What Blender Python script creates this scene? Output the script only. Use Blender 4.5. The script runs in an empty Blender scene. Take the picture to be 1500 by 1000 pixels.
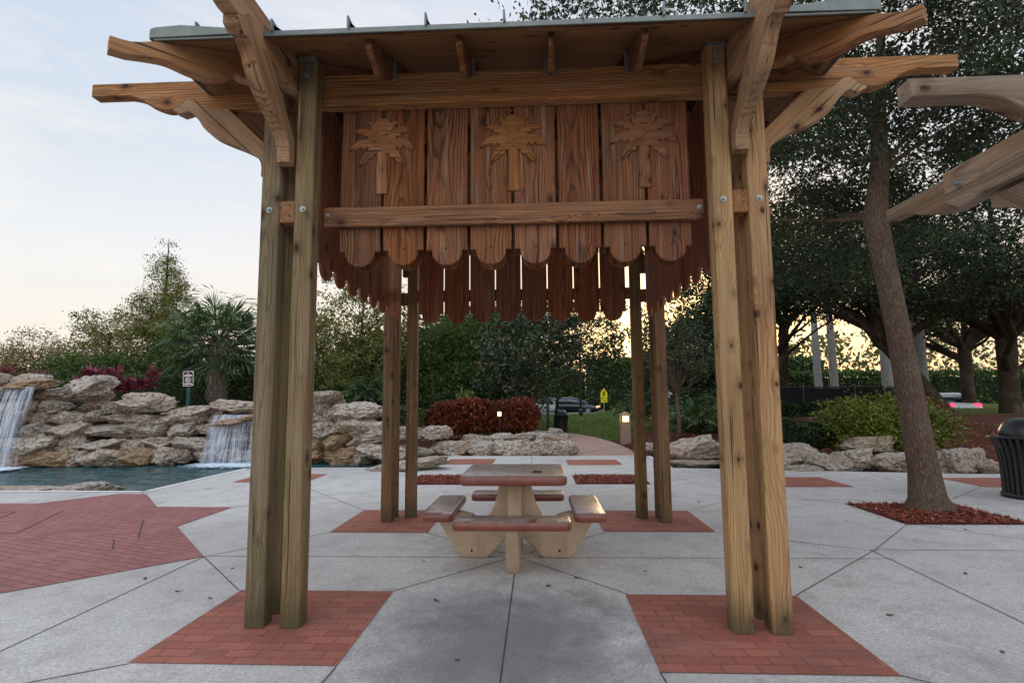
import bpy, math, random
import numpy as np
from mathutils import Vector, Matrix, noise as mnoise
random.seed(7); rng = np.random.default_rng(11)
SC = bpy.context.scene; COL = SC.collection; R = math.radians

def lin(r, g, b):
    f = lambda c: (c/255/12.92 if c/255 <= .04045 else ((c/255+.055)/1.055)**2.4)
    return (f(r), f(g), f(b), 1)

# ------------------------------------------------------------------ node helper / materials
class N:
    def __init__(s, name):
        s.m = bpy.data.materials.new(name); s.m.use_nodes = True
        s.t = s.m.node_tree; s.b = s.t.nodes['Principled BSDF']; s.out = s.t.nodes['Material Output']
    def n(s, typ, inp=None, **kw):
        x = s.t.nodes.new(typ)
        for k, v in kw.items(): setattr(x, k, v)
        for k, v in (inp or {}).items(): s.set(x, k, v)
        return x
    def set(s, x, k, v):
        if hasattr(v, 'is_output'): s.t.links.new(v, x.inputs[k])
        elif hasattr(v, 'outputs'): s.t.links.new(v.outputs[0], x.inputs[k])
        else: x.inputs[k].default_value = v
    def mix(s, f, a, b, bt='MIX'):
        x = s.n('ShaderNodeMix', data_type='RGBA', blend_type=bt)
        for i, v in ((0, f), (6, a), (7, b)): s.set(x, i, v)
        return x.outputs[2]
    def math(s, op, a, b=0.0, c=0.0):
        x = s.n('ShaderNodeMath', operation=op)
        for i, v in ((0, a), (1, b), (2, c)): s.set(x, i, v)
        return x.outputs[0]
    def ramp(s, f, stops, interp='LINEAR'):
        x = s.n('ShaderNodeValToRGB'); x.color_ramp.interpolation = interp
        e = x.color_ramp.elements
        while len(e) < len(stops): e.new(.5)
        for el, (p, c) in zip(e, stops):
            el.position = p; el.color = c if len(c) == 4 else (*c, 1)
        s.set(x, 0, f); return x.outputs[0]
    def noise(s, v, scale, detail=4, rough=.55, dist=0):
        return s.n('ShaderNodeTexNoise', {'Vector': v, 'Scale': scale, 'Detail': detail, 'Roughness': rough, 'Distortion': dist}).outputs[0]
    def mapr(s, f, a, b, c=0.0, d=1.0):
        return s.n('ShaderNodeMapRange', {0: f, 1: a, 2: b, 3: c, 4: d}).outputs[0]
    def vec(s, v, sc):
        return s.n('ShaderNodeVectorMath', {0: v, 1: sc}, operation='MULTIPLY').outputs[0]
    def vadd(s, a, b):
        return s.n('ShaderNodeVectorMath', {0: a, 1: b}, operation='ADD').outputs[0]
    def attr(s, nm):
        return s.n('ShaderNodeAttribute', attribute_name=nm)
    def pos(s):
        return s.n('ShaderNodeNewGeometry').outputs['Position']
    def objc(s):
        return s.n('ShaderNodeTexCoord').outputs['Object']
    def bump(s, h, st=.3, d=.01, nrm=None):
        x = s.n('ShaderNodeBump', {'Height': h, 'Strength': st, 'Distance': d})
        if nrm is not None: s.set(x, 'Normal', nrm)
        return x.outputs[0]
    def fin(s, col, rough=.8, nrm=None, spec=.3, metal=0.0):
        s.set(s.b, 'Base Color', col); s.set(s.b, 'Roughness', rough); s.set(s.b, 'Metallic', metal)
        s.set(s.b, 'Specular IOR Level', spec)
        if nrm is not None: s.set(s.b, 'Normal', nrm)
        return s.m

def wood(name, light, mid, dark, grey=None, green=0.0, ringf=26, knots=.5, rough=.78, contrast=1.0, base=False):
    m = N(name); g = m.attr('gr').outputs['Vector']
    oi = m.n('ShaderNodeObjectInfo').outputs['Random']
    off = m.n('ShaderNodeCombineXYZ', {0: m.math('MULTIPLY', oi, 37.0), 1: 0.0, 2: 0.0}).outputs[0]
    g0 = m.vadd(g, off)
    # knots: stretched voronoi
    sg = m.n('ShaderNodeSeparateXYZ', {0: g0})
    k2 = m.n('ShaderNodeCombineXYZ', {0: m.math('MULTIPLY', sg.outputs[0], 3.0), 1: m.math('MULTIPLY', m.math('ADD', sg.outputs[1], sg.outputs[2]), 4.6)}).outputs[0]
    kv = m.n('ShaderNodeTexVoronoi', {'Vector': m.vadd(k2, m.vec(m.n('ShaderNodeTexNoise', {'Vector': k2, 'Scale': 3.0}).outputs['Color'], (.12, .12, 0))), 'Scale': 1.0, 'Randomness': 1.0}, voronoi_dimensions='2D').outputs['Distance']
    sel = m.noise(m.vec(g0, (.9, 1.3, 1.3)), 1.0, 1)
    kv = m.math('ADD', kv, m.mapr(sel, .38, .58, .6*(1.05-knots), 0))
    kd = m.mapr(kv, .0, .5, 1, 0)
    low = m.n('ShaderNodeTexNoise', {'Vector': m.vec(g0, (.85, 1.6, 1.6)), 'Scale': 1.0, 'Detail': 1.0}).outputs['Color']
    d = m.n('ShaderNodeVectorMath', {0: low, 1: (.5, .5, .5)}, operation='SUBTRACT').outputs[0]
    wig = m.n('ShaderNodeTexNoise', {'Vector': m.vec(g0, (3.2, 14, 14)), 'Scale': 1.0, 'Detail': 2.0}).outputs['Color']
    d2 = m.n('ShaderNodeVectorMath', {0: wig, 1: (.5, .5, .5)}, operation='SUBTRACT').outputs[0]
    gv = m.vadd(m.vadd(m.vec(g0, (0, 1, 1)), m.vec(d, (0, .075, .17))), m.vec(d2, (0, .022, .022)))
    gv = m.vadd(gv, m.n('ShaderNodeCombineXYZ', {1: m.math('MULTIPLY', m.math('POWER', kd, 2.0), .05)}).outputs[0])
    sx = m.n('ShaderNodeSeparateXYZ', {0: gv})
    r = m.math('SQRT', m.math('ADD', m.math('POWER', sx.outputs[1], 2.0), m.math('POWER', m.math('ADD', sx.outputs[2], .035), 2.0)))
    ring = m.math('FRACT', m.math('MULTIPLY', r, float(ringf*2.9)))
    ring = m.ramp(ring, [(0, (.1,)*3), (.45, (.12,)*3), (.86, (1,)*3), (1, (.1,)*3)])
    fib = m.noise(m.vec(g0, (3.5, 150, 150)), 1.0, 3, .6)
    fib2 = m.noise(m.vec(g0, (1.2, 30, 30)), 1.0, 3, .6)
    col = m.mix(m.mapr(fib2, .3, .7), light, mid)
    col = m.mix(m.math('MULTIPLY', ring, .66*contrast), col, dark)
    col = m.mix(m.mapr(fib, .46, .74, 0, .62), col, dark)
    blot = m.noise(m.vec(g0, (1.0, 3, 3)), 1.3, 4, .6)
    if grey is not None: col = m.mix(m.mapr(blot, .38, .68, 0, .75), col, grey)
    if green: col = m.mix(m.math('MULTIPLY', m.mapr(m.noise(m.vec(g0, (.8, 7, 7)), 1.0, 3), .45, .7), green), col, lin(92, 96, 62))
    col = m.mix(m.mapr(m.noise(m.vec(g0, (.5, 2, 2)), 2.1, 3), .5, .75, 0, .45), col, dark)
    col = m.mix(m.mapr(kv, .10, .24, .55, 0), col, dark)
    col = m.mix(m.mapr(kv, .055, .095, .94, 0), col, lin(54, 29, 16))
    # dark weather streaks running down the grain
    col = m.mix(m.mapr(m.noise(m.vec(g0, (.45, 26, 26)), 1.0, 4, .65), .5, .7, 0, .6), col, dark)
    col = m.mix(m.mapr(m.noise(m.vec(g0, (.7, 18, 18)), 1.9, 3, .6), .56, .7, 0, .4), col, lin(150, 138, 118))
    # drying checks
    chk = m.noise(m.vec(g0, (.9, 55, 55)), 1.0, 2, .4)
    ck = m.math('MULTIPLY', m.mapr(chk, .64, .68, 0, .85), m.mapr(m.noise(m.vec(g0, (.6, 4, 4)), 1.0, 1), .42, .55))
    col = m.mix(ck, col, lin(28, 19, 13))
    if base:    # splash and mildew stain soaked up from the ground
        pz = m.n('ShaderNodeSeparateXYZ', {0: m.pos()}).outputs[2]
        st = m.mapr(m.math('SUBTRACT', pz, m.math('MULTIPLY', m.noise(m.vec(g0, (1, 40, 40)), 1.0, 3), .42)), -.16, .08, .8, 0)
        col = m.mix(st, col, lin(70, 66, 40))
    hsv = m.n('ShaderNodeHueSaturation', {'Hue': m.mapr(oi, 0, 1, .494, .501), 'Saturation': m.mapr(m.math('FRACT', m.math('MULTIPLY', oi, 3.7)), 0, 1, .88, 1.02), 'Value': m.mapr(m.math('FRACT', m.math('MULTIPLY', oi, 7.3)), 0, 1, .84, 1.14), 'Color': col}).outputs[0]
    h = m.math('SUBTRACT', m.math('ADD', m.math('MULTIPLY', ring, -.5), m.math('MULTIPLY', fib, .8)), m.math('MULTIPLY', ck, 1.6))
    return m.fin(hsv, rough, m.bump(h, .55, .0035), .25)

M = {}
M['post'] = wood('post_wood', lin(172, 135, 84), lin(146, 109, 63), lin(84, 56, 29), grey=lin(140, 119, 84), green=.55, ringf=17, knots=.62, base=True)
M['postgreen'] = wood('mossy_post_wood', lin(152, 124, 84), lin(127, 100, 66), lin(59, 45, 27), grey=lin(127, 110, 83), green=.55, ringf=23, knots=.6, base=True, contrast=1.0)
M['posthoney'] = wood('honey_post_wood', lin(203, 157, 92), lin(184, 136, 75), lin(113, 74, 38), grey=lin(168, 136, 89), green=.1, ringf=23, knots=.9, base=True, contrast=1.0)
M['postbrown'] = wood('brown_post_wood', lin(147, 104, 58), lin(123, 84, 46), lin(65, 42, 23), grey=lin(115, 86, 53), green=.25, ringf=23, knots=.7, base=True, contrast=1.0)
M['beam'] = wood('beam_wood', lin(175, 122, 60), lin(146, 98, 47), lin(77, 42, 18), green=.25, ringf=20, knots=.8)
M['board'] = wood('board_wood', lin(148, 90, 42), lin(122, 70, 33), lin(47, 24, 11), grey=lin(126, 78, 44), ringf=22, knots=.2, contrast=1.5)
M['fringe'] = wood('fringe_board_wood', lin(186, 112, 66), lin(156, 88, 50), lin(78, 40, 22), ringf=24, knots=.1)
M['carve'] = wood('carved_wood', lin(158, 105, 58), lin(135, 88, 48), lin(86, 52, 28), ringf=24, knots=.05)
M['arm'] = wood('arm_wood', lin(190, 145, 93), lin(164, 119, 73), lin(98, 60, 35), grey=lin(154, 127, 95), ringf=22, knots=.5, contrast=1.25)
M['rail'] = wood('rail_wood', lin(179, 122, 65), lin(146, 94, 49), lin(71, 40, 20), grey=lin(122, 84, 52), ringf=24, knots=.6, contrast=1.25)
M['rafter'] = wood('rafter_wood', lin(138, 90, 49), lin(116, 70, 37), lin(64, 36, 19), ringf=24, knots=.4)
M['hip'] = wood('hip_wood', lin(179, 120, 63), lin(153, 94, 47), lin(89, 48, 23), grey=lin(163, 132, 90), ringf=20, knots=.6)
M['soffit'] = wood('soffit_wood', lin(159, 116, 73), lin(134, 96, 60), lin(81, 54, 33), ringf=30, knots=.2)
M['greyarm'] = wood('weathered_arm_wood', lin(165, 141, 112), lin(144, 119, 91), lin(92, 68, 50), grey=lin(141, 129, 118), ringf=22, knots=.4)

def simple(name, col, rough=.6, metal=0.0, spec=.4, var=.15, bscale=60, bst=.1):
    m = N(name); o = m.objc()
    v = m.noise(o, 9, 4); v2 = m.noise(o, bscale, 3)
    c = m.n('ShaderNodeHueSaturation', {'Value': m.math('ADD', m.mapr(v, .3, .7, 1-var, 1+var), m.mapr(v2, .3, .7, -var*.6, var*.6)), 'Color': col}).outputs[0]
    return m.fin(c, m.mapr(v2, .3, .7, max(rough-.1, .03), rough+.1), m.bump(v2, bst, .003), spec, metal)
M['galv'] = simple('galvanised_steel', lin(150, 156, 156), .5, .7, var=.18)
M['roof'] = simple('roof_metal', lin(112, 117, 112), .5, .5, var=.14, bscale=14)
M['blackmetal'] = simple('black_painted_metal', (.012, .012, .014, 1), .38, 0, .5, .2)
M['blackmesh'] = simple('black_screen_mesh', (.010, .013, .016, 1), .7)
M['darkgreen'] = simple('green_painted_post', lin(30, 70, 66), .6)
M['tan'] = simple('tan_concrete', lin(180, 156, 132), .85, 0, .2, .12, 140, .5)
def m_tan():
    m = N('tan_cast_concrete'); o = m.objc(); z = m.n('ShaderNodeSeparateXYZ', {0: o}).outputs[2]
    f = m.noise(o, 160, 3, .7); st = m.noise(m.vec(o, (1, 1, .35)), 7, 5, .7)
    pit = m.n('ShaderNodeTexVoronoi', {'Vector': o, 'Scale': 55.0}).outputs['Distance']
    col = m.mix(m.mapr(f, .3, .7), lin(168, 144, 120), lin(186, 164, 140))
    col = m.mix(m.mapr(st, .5, .72, 0, .55), col, lin(122, 104, 88))
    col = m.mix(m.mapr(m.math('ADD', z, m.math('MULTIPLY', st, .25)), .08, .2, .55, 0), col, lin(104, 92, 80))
    col = m.mix(m.mapr(pit, .0, .12, .7, 0), col, lin(110, 92, 76))
    return m.fin(col, .88, m.bump(m.math('ADD', f, m.mapr(pit, 0, .2)), .5, .002), .2)
M['tan'] = m_tan()
M['bollard'] = simple('bollard_concrete', lin(150, 122, 106), .85, 0, .2, .1, 120, .4)
M['rubber'] = simple('tyre_rubber', (.015, .015, .015, 1), .8)
M['carblack'] = simple('black_car_paint', (.010, .011, .014, 1), .10, 0, .6, .05, 60, 0)
M['carsilver'] = simple('silver_car_paint', (.5, .52, .55, 1), .25, .3, .5, .05, 60, 0)
M['carwhite'] = simple('white_car_paint', (.42, .44, .44, 1), .25, 0, .5, .05, 60, 0)
M['glass'] = simple('car_glass', (.02, .025, .03, 1), .06, 0, .8, .05, 60, 0)
M['screen'] = simple('sky_sheen_windscreen', (.22, .25, .28, 1), .05, 0, .8, .05, 60, 0)  # base colour paled to stand in for the sky reflected in the windscreen
M['yellow'] = simple('yellow_sign', lin(232, 208, 20), .5, var=.05)
M['brownsign'] = simple('brown_sign', lin(84, 50, 48), .5, var=.05)
M['white'] = simple('white_paint', (.75, .73, .74, 1), .5, var=.06)
M['black'] = simple('black_print', (.01, .01, .01, 1), .6)
M['redlens'] = simple('red_lens', (.5, .01, .03, 1), .2)
M['flagred'] = simple('red_flag_cloth', lin(190, 60, 60), .8)
M['royal'] = simple('pale_palm_trunk', lin(128, 125, 120), .8, 0, .2, .22, 7, .4)
M['stem'] = simple('shrub_stem', lin(70, 54, 40), .9)
M['core'] = simple('dark_view_block', lin(30, 38, 20), .95, var=.5, bscale=20, bst=1.0)
M['dry'] = simple('dry_leaf', lin(92, 62, 44), .8, var=.4)
M['grill'] = simple('tabletop_trim', lin(120, 60, 48), .7)

def emit(name, col, st):
    m = N(name); m.set(m.b, 'Base Color', col); m.set(m.b, 'Emission Color', col); m.set(m.b, 'Emission Strength', st); return m.m
M['lamp'] = emit('lit_lamp', lin(255, 214, 130), 4.0)
M['tail'] = emit('lit_tail_lamp', (1, .05, .12, 1), 1.6)
M['head'] = emit('lit_head_lamp', lin(255, 190, 130), 1.5)

def m_concrete():
    m = N('exposed_aggregate_concrete'); p = m.pos()
    sp = m.noise(p, 120, 3, .7); big = m.noise(p, .55, 4, .6); mid = m.noise(p, 3.2, 5, .65)
    vor = m.n('ShaderNodeTexVoronoi', {'Vector': p, 'Scale': 95.0}).outputs['Color']
    vv = m.n('ShaderNodeSeparateColor', {0: vor}).outputs[0]
    col = m.mix(m.mapr(big, .35, .65), lin(194, 188, 181), lin(216, 210, 202))
    col = m.mix(m.mapr(mid, .48, .72, 0, .55), col, lin(150, 143, 136))
    col = m.mix(m.mapr(vv, 0, 1, 0, .6), col, lin(128, 122, 116))
    col = m.mix(m.mapr(m.noise(p, .28, 2), .42, .6, 0, .4), col, lin(140, 134, 129))
    col = m.mix(m.mapr(sp, .56, .72, 0, .6), col, lin(222, 219, 213))
    col = m.mix(m.mapr(m.noise(p, 1.15, 6, .7, .6), .56, .74, 0, .5), col, lin(112, 106, 104))
    # darker patch with its own ragged outline on the panels before the table
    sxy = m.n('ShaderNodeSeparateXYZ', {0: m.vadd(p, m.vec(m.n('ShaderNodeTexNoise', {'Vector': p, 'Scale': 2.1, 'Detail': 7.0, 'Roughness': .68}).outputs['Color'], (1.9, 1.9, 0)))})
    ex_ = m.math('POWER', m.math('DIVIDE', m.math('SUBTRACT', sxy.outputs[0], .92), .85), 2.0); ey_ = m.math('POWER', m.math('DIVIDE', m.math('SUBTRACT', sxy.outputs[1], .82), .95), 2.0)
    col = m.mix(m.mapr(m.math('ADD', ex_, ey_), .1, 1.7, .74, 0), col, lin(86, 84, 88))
    h = m.math('ADD', m.math('MULTIPLY', vv, .6), sp)
    return m.fin(col, .82, m.bump(h, .5, .003), .3)
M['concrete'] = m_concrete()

def m_brick(name, c1, c2, mortar, ang=0.0, bw=.2, rh=.1, msize=.006):
    m = N(name); p = m.pos()
    mp = m.n('ShaderNodeMapping', {'Vector': p, 'Rotation': (0, 0, ang)}).outputs[0]
    wob = m.n('ShaderNodeTexNoise', {'Vector': p, 'Scale': 3.0}).outputs['Color']
    mp = m.vadd(mp, m.vec(wob, (.012, .012, 0)))
    b = m.n('ShaderNodeTexBrick', {'Vector': mp, 'Color1': c1, 'Color2': c2, 'Mortar': mortar, 'Scale': 1.0, 'Mortar Size': msize, 'Mortar Smooth': .3, 'Brick Width': bw, 'Row Height': rh, 'Bias': 0.0})
    sp = m.noise(p, 90, 4, .7); st = m.noise(p, 1.6, 5, .65)
    col = m.mix(m.mapr(sp, .35, .75, 0, .5), b.outputs[0], lin(112, 66, 58))
    col = m.mix(m.mapr(st, .48, .72, 0, .55), col, lin(110, 78, 72))
    # some joints are packed with pale sand
    sand = m.math('MULTIPLY', b.outputs[1], m.mapr(m.noise(p, 2.6, 3), .55, .7, 0, .6))
    col = m.mix(sand, col, lin(182, 150, 136))
    h = m.math('SUBTRACT', m.math('MULTIPLY', sp, .35), b.outputs[1])
    return m.fin(col, .85, m.bump(h, .6, .004), .25)
M['pad'] = m_brick('red_paver_brick', lin(168, 104, 86), lin(146, 87, 71), lin(116, 74, 63), msize=.005)
M['pad2'] = m_brick('rose_paver_brick', lin(158, 106, 100), lin(146, 94, 90), lin(92, 60, 58), ang=.35)
M['pathm'] = m_brick('pink_path_paver', lin(178, 150, 134), lin(164, 136, 120), lin(132, 104, 94), bw=.3, rh=.15)

def m_ground():
    m = N('lawn_and_mulch'); p = m.pos(); s = m.n('ShaderNodeSeparateXYZ', {0: p})
    n1 = m.noise(p, 2.5, 5, .65); n2 = m.noise(p, 30, 4, .7); n3 = m.noise(p, .35, 3)
    gr = m.mix(m.mapr(n2, .3, .7), lin(50, 70, 24), lin(92, 108, 44))
    gr = m.mix(m.mapr(n1, .45, .7, 0, .5), gr, lin(96, 92, 52))
    mu = m.mix(m.mapr(n2, .3, .7), lin(62, 40, 32), lin(98, 58, 46))
    # beds of bark mulch lie near the rocks
    f = m.math('ADD', m.mapr(s.outputs[1], 17.2, 18.0, 1, 0), m.mapr(n1, .3, .7, -.3, .3))
    f = m.math('ADD', f, m.math('MULTIPLY', m.mapr(s.outputs[0], 9, 10.5, 0, 1), m.mapr(n3, .35, .6, -.6, .6)))
    f = m.mapr(f, .4, .6)
    col = m.mix(f, gr, mu)
    return m.fin(col, .95, m.bump(n2, .9, .05), .1)
M['ground'] = m_ground()
def m_mulch():
    m = N('red_mulch'); a = m.attr('lv').outputs['Fac']
    col = m.ramp(a, [(0, lin(74, 28, 22)), (.5, lin(126, 54, 40)), (.85, lin(150, 78, 56)), (1, lin(196, 140, 112))])
    return m.fin(col, .9, None, .2)
M['mulch'] = m_mulch()
M['bed'] = simple('mulch_bed', lin(84, 34, 26), .95, var=.4, bscale=50, bst=1.0)
M['joint'] = simple('dark_joint', lin(66, 60, 58), .95, var=.3)
M['asphalt'] = simple('asphalt_road', (.06, .06, .062, 1), .9, var=.15)
M['coping'] = simple('pale_coping', lin(206, 200, 192), .8, var=.08, bscale=120)

def m_rock():
    m = N('limestone'); o = m.objc(); oi = m.n('ShaderNodeObjectInfo').outputs['Random']
    o = m.vadd(o, m.n('ShaderNodeCombineXYZ', {0: m.math('MULTIPLY', oi, 50.0)}).outputs[0])
    big = m.noise(o, 1.6, 5, .65, .4); fine = m.noise(o, 14, 6, .7); lay = m.noise(m.vec(o, (1, 1, 5)), 1.8, 4, .6)
    pit = m.n('ShaderNodeTexVoronoi', {'Vector': m.vadd(o, m.vec(m.n('ShaderNodeTexNoise', {'Vector': o, 'Scale': 4.0}).outputs['Color'], (.3, .3, .3))), 'Scale': 6.0}).outputs['Distance']
    warm = m.mix(oi, lin(168, 142, 118), lin(160, 148, 136))
    col = m.mix(m.mapr(big, .35, .65), warm, lin(196, 184, 170))
    col = m.mix(m.mapr(lay, .52, .72, 0, .55), col, lin(158, 122, 94))
    col = m.mix(m.mapr(fine, .48, .64, 0, .9), col, lin(84, 73, 64))
    col = m.mix(m.mapr(m.noise(o, 3.2, 6, .7), .56, .7, 0, .6), col, lin(104, 92, 84))
    col = m.mix(m.mapr(pit, .0, .22, .8, 0), col, lin(66, 54, 46))
    h = m.math('ADD', m.math('ADD', m.math('MULTIPLY', fine, .8), m.math('MULTIPLY', m.mapr(pit, 0, .3), .5)), big)
    return m.fin(col, .88, m.bump(h, 1.0, .07), .25)
M['rock'] = m_rock()
def m_rockwet():
    m = N('wet_stained_limestone'); o = m.objc()
    big = m.noise(o, 1.8, 5, .65, .4); fine = m.noise(o, 12, 6, .7)
    col = m.mix(m.mapr(big, .35, .65), lin(132, 104, 74), lin(160, 136, 108))
    col = m.mix(m.mapr(fine, .5, .72, 0, .85), col, lin(62, 48, 36))
    col = m.mix(m.mapr(m.noise(o, 2.7, 4), .55, .7, 0, .6), col, lin(146, 98, 56))
    h = m.math('ADD', m.math('MULTIPLY', fine, .8), big)
    return m.fin(col, m.mapr(big, .3, .7, .3, .7), m.bump(h, 1.0, .07), .5)
M['rockwet'] = m_rockwet()

def m_water():
    m = N('pool_water'); p = m.pos()
    r1 = m.noise(m.vec(p, (1.0, 1.7, 1)), 5.5, 4, .6, .5); r2 = m.noise(m.vec(p, (1, 2.2, 1)), 1.8, 3)
    h = m.math('ADD', r1, m.math('MULTIPLY', r2, .7))
    col = m.mix(m.mapr(r2, .35, .65), lin(22, 56, 62), lin(46, 92, 96))
    return m.fin(col, .06, m.bump(h, .5, .06), .5)
M['water'] = m_water()
def m_fall():
    m = N('falling_water'); g = m.attr('gr').outputs['Vector']
    f = m.noise(m.vec(g, (1.6, 42, 1)), 1.0, 3, .7); c = m.noise(m.vec(g, (.8, 5.5, 1)), 1.0, 2); sp = m.noise(m.vec(g, (14, 60, 1)), 1.0, 2)
    a = m.math('ADD', m.math('ADD', f, m.math('MULTIPLY', c, .9)), m.math('MULTIPLY', sp, .35))
    m.set(m.b, 'Alpha', m.math('MULTIPLY', m.mapr(a, 1.10, 1.48, .0, .66), m.mapr(m.n('ShaderNodeSeparateXYZ', {0: g}).outputs[2], 0, .06)))
    return m.fin(lin(206, 216, 230), .4, None, .5)
M['fall'] = m_fall()
def m_foam():
    m = N('foam'); p = m.pos()
    a = m.noise(p, 9, 6, .75); e = m.attr('lv').outputs['Fac']
    m.set(m.b, 'Alpha', m.mapr(m.math('ADD', a, m.math('MULTIPLY', e, .5)), .62, .86))
    return m.fin(lin(214, 226, 234), .5, m.bump(a, .6, .03), .3)
M['foam'] = m_foam()

def m_bark(name, c1, c2, sc=1.0):
    m = N(name); g = m.attr('gr').outputs['Vector']
    v = m.n('ShaderNodeTexVoronoi', {'Vector': m.vec(g, (7*sc, 52*sc, 52*sc)), 'Scale': 1.0}, feature='DISTANCE_TO_EDGE').outputs['Distance']
    f = m.noise(m.vec(g, (14, 40, 40)), 1.0, 4, .7); b = m.noise(g, 1.7, 4)
    col = m.mix(m.mapr(f, .3, .7), c1, c2)
    col = m.mix(m.mapr(v, 0, .12, .75, 0), col, tuple(x*.38 for x in c1[:3])+(1,))
    col = m.mix(m.mapr(b, .5, .7, 0, .45), col, lin(122, 112, 102))
    h = m.math('ADD', m.mapr(v, 0, .25), m.math('MULTIPLY', f, .5))
    return m.fin(col, .92, m.bump(h, .9, .02), .15)
M['oakbark'] = m_bark('oak_bark', lin(98, 80, 66), lin(124, 104, 90))
M['darkbark'] = m_bark('dark_bark', lin(62, 50, 42), lin(84, 70, 58))
M['palmbark'] = m_bark('palm_boot_bark', lin(104, 92, 82), lin(142, 130, 118), .35)

def leafmat(name, stops, trans=.35, rough=.5):
    m = N(name); a = m.attr('lv').outputs['Fac']
    col = m.ramp(a, stops)
    m.fin(col, rough, None, .35)
    t = m.n('ShaderNodeBsdfTranslucent', {'Color': m.mix(.5, col, lin(150, 170, 60), 'MULTIPLY')})
    ms = m.n('ShaderNodeMixShader', {0: trans, 1: m.b.outputs[0], 2: t.outputs[0]})
    m.t.links.new(ms.outputs[0], m.out.inputs[0]); return m.m
M['oakleaf'] = leafmat('oak_leaf', [(0, lin(28, 35, 20)), (.5, lin(48, 59, 35)), (.85, lin(70, 81, 50)), (1, lin(108, 104, 64))])
M['darkleaf'] = leafmat('dark_leaf', [(0, lin(19, 29, 14)), (.5, lin(36, 51, 22)), (1, lin(68, 80, 36))])
M['limeleaf'] = leafmat('podocarpus_leaf', [(0, lin(29, 44, 16)), (.5, lin(60, 78, 27)), (1, lin(99, 113, 45))])
M['magleaf'] = leafmat('magnolia_leaf', [(0, lin(28, 39, 24)), (.5, lin(50, 63, 39)), (.8, lin(79, 90, 63)), (1, lin(112, 79, 49))], .2, .35)
M['palmleaf'] = leafmat('palm_frond', [(0, lin(33, 54, 29)), (.5, lin(61, 85, 46)), (1, lin(104, 119, 64))], .2, .45)
M['redleaf'] = leafmat('croton_leaf', [(0, lin(45, 20, 14)), (.4, lin(97, 39, 22)), (.75, lin(133, 65, 28)), (1, lin(67, 73, 35))], .25)
M['tileaf'] = leafmat('ti_leaf', [(0, lin(64, 24, 36)), (.5, lin(118, 42, 60)), (1, lin(150, 74, 88))], .3)
M['yelleaf'] = leafmat('yellow_green_leaf', [(0, lin(47, 59, 16)), (.5, lin(93, 104, 30)), (1, lin(142, 143, 53))], .3)
M['hedgeleaf'] = leafmat('hedge_leaf', [(0, lin(32, 47, 19)), (.5, lin(61, 83, 35)), (1, lin(98, 121, 52))], .25)
M['tawny'] = leafmat('tawny_leaf', [(0, lin(84, 66, 44)), (.5, lin(128, 104, 70)), (1, lin(150, 138, 88))], .4)
M['olive'] = leafmat('olive_leaf', [(0, lin(70, 77, 35)), (.5, lin(112, 117, 56)), (1, lin(156, 145, 77))], .4)
M['farleaf'] = leafmat('far_leaf', [(0, lin(51, 63, 37)), (.5, lin(86, 95, 53)), (1, lin(121, 114, 67))], .35)
M['grass'] = leafmat('grass_blade', [(0, lin(48, 70, 22)), (.5, lin(78, 104, 36)), (1, lin(120, 126, 60))], .35)

# ------------------------------------------------------------------ mesh helpers
class MB:
    def __init__(s): s.V = []; s.F = []; s.G = []; s.off = (random.uniform(-20, 20), 0, 0)
    def add(s, vs, fs, gs=None):
        b = len(s.V); s.V += [tuple(v) for v in vs]
        s.F += [tuple(i+b for i in f) for f in fs]
        s.G += [tuple(g) for g in (gs if gs is not None else vs)]
    def build(s, name, mat, parent=None, smooth=False, lv=None):
        me = bpy.data.meshes.new(name)
        o = wloc(parent) if parent else Vector((0, 0, 0))
        me.from_pydata([(v[0]-o.x, v[1]-o.y, v[2]-o.z) for v in s.V], [], s.F); me.update()
        a = me.attributes.new('gr', 'FLOAT_VECTOR', 'POINT')
        a.data.foreach_set('vector', [c for g in s.G for c in g])
        if lv is not None: me.attributes.new('lv', 'FLOAT', 'POINT').data.foreach_set('value', lv)
        if smooth: me.polygons.foreach_set('use_smooth', [True]*len(me.polygons))
        me.materials.append(M[mat])
        return link(name, me, parent)
def wloc(o):
    v = Vector((0, 0, 0))
    while o is not None: v = v+Vector(o.location); o = o.parent
    return v
def link(name, me, parent=None):
    ob = bpy.data.objects.new(name, me); COL.objects.link(ob)
    if parent is not None: ob.parent = parent
    return ob
def tag(o, label=None, cat=None, group=None, kind=None):
    for k, v in (('label', label), ('category', cat), ('group', group), ('kind', kind)):
        if v: o[k] = v
    return o
def thing(name, label, cat, loc=(0, 0, 0), group=None):
    o = bpy.data.objects.new(name, None); COL.objects.link(o); o.location = loc; o.empty_display_size = .1
    return tag(o, label, cat, group)
def copy_tree(o, parent=None):
    c = o.copy(); COL.objects.link(c)
    if parent is not None: c.parent = parent
    for ch in list(o.children): copy_tree(ch, c)
    return c
V = Vector
def frame(p0, p1, up=(0, 0, 1)):
    ex = (V(p1)-V(p0)).normalized(); up = V(up)
    if abs(ex.dot(up)) > .99: up = V((0, 1, 0))
    ey = up.cross(ex).normalized(); ez = ex.cross(ey); return ex, ey, ez
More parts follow.
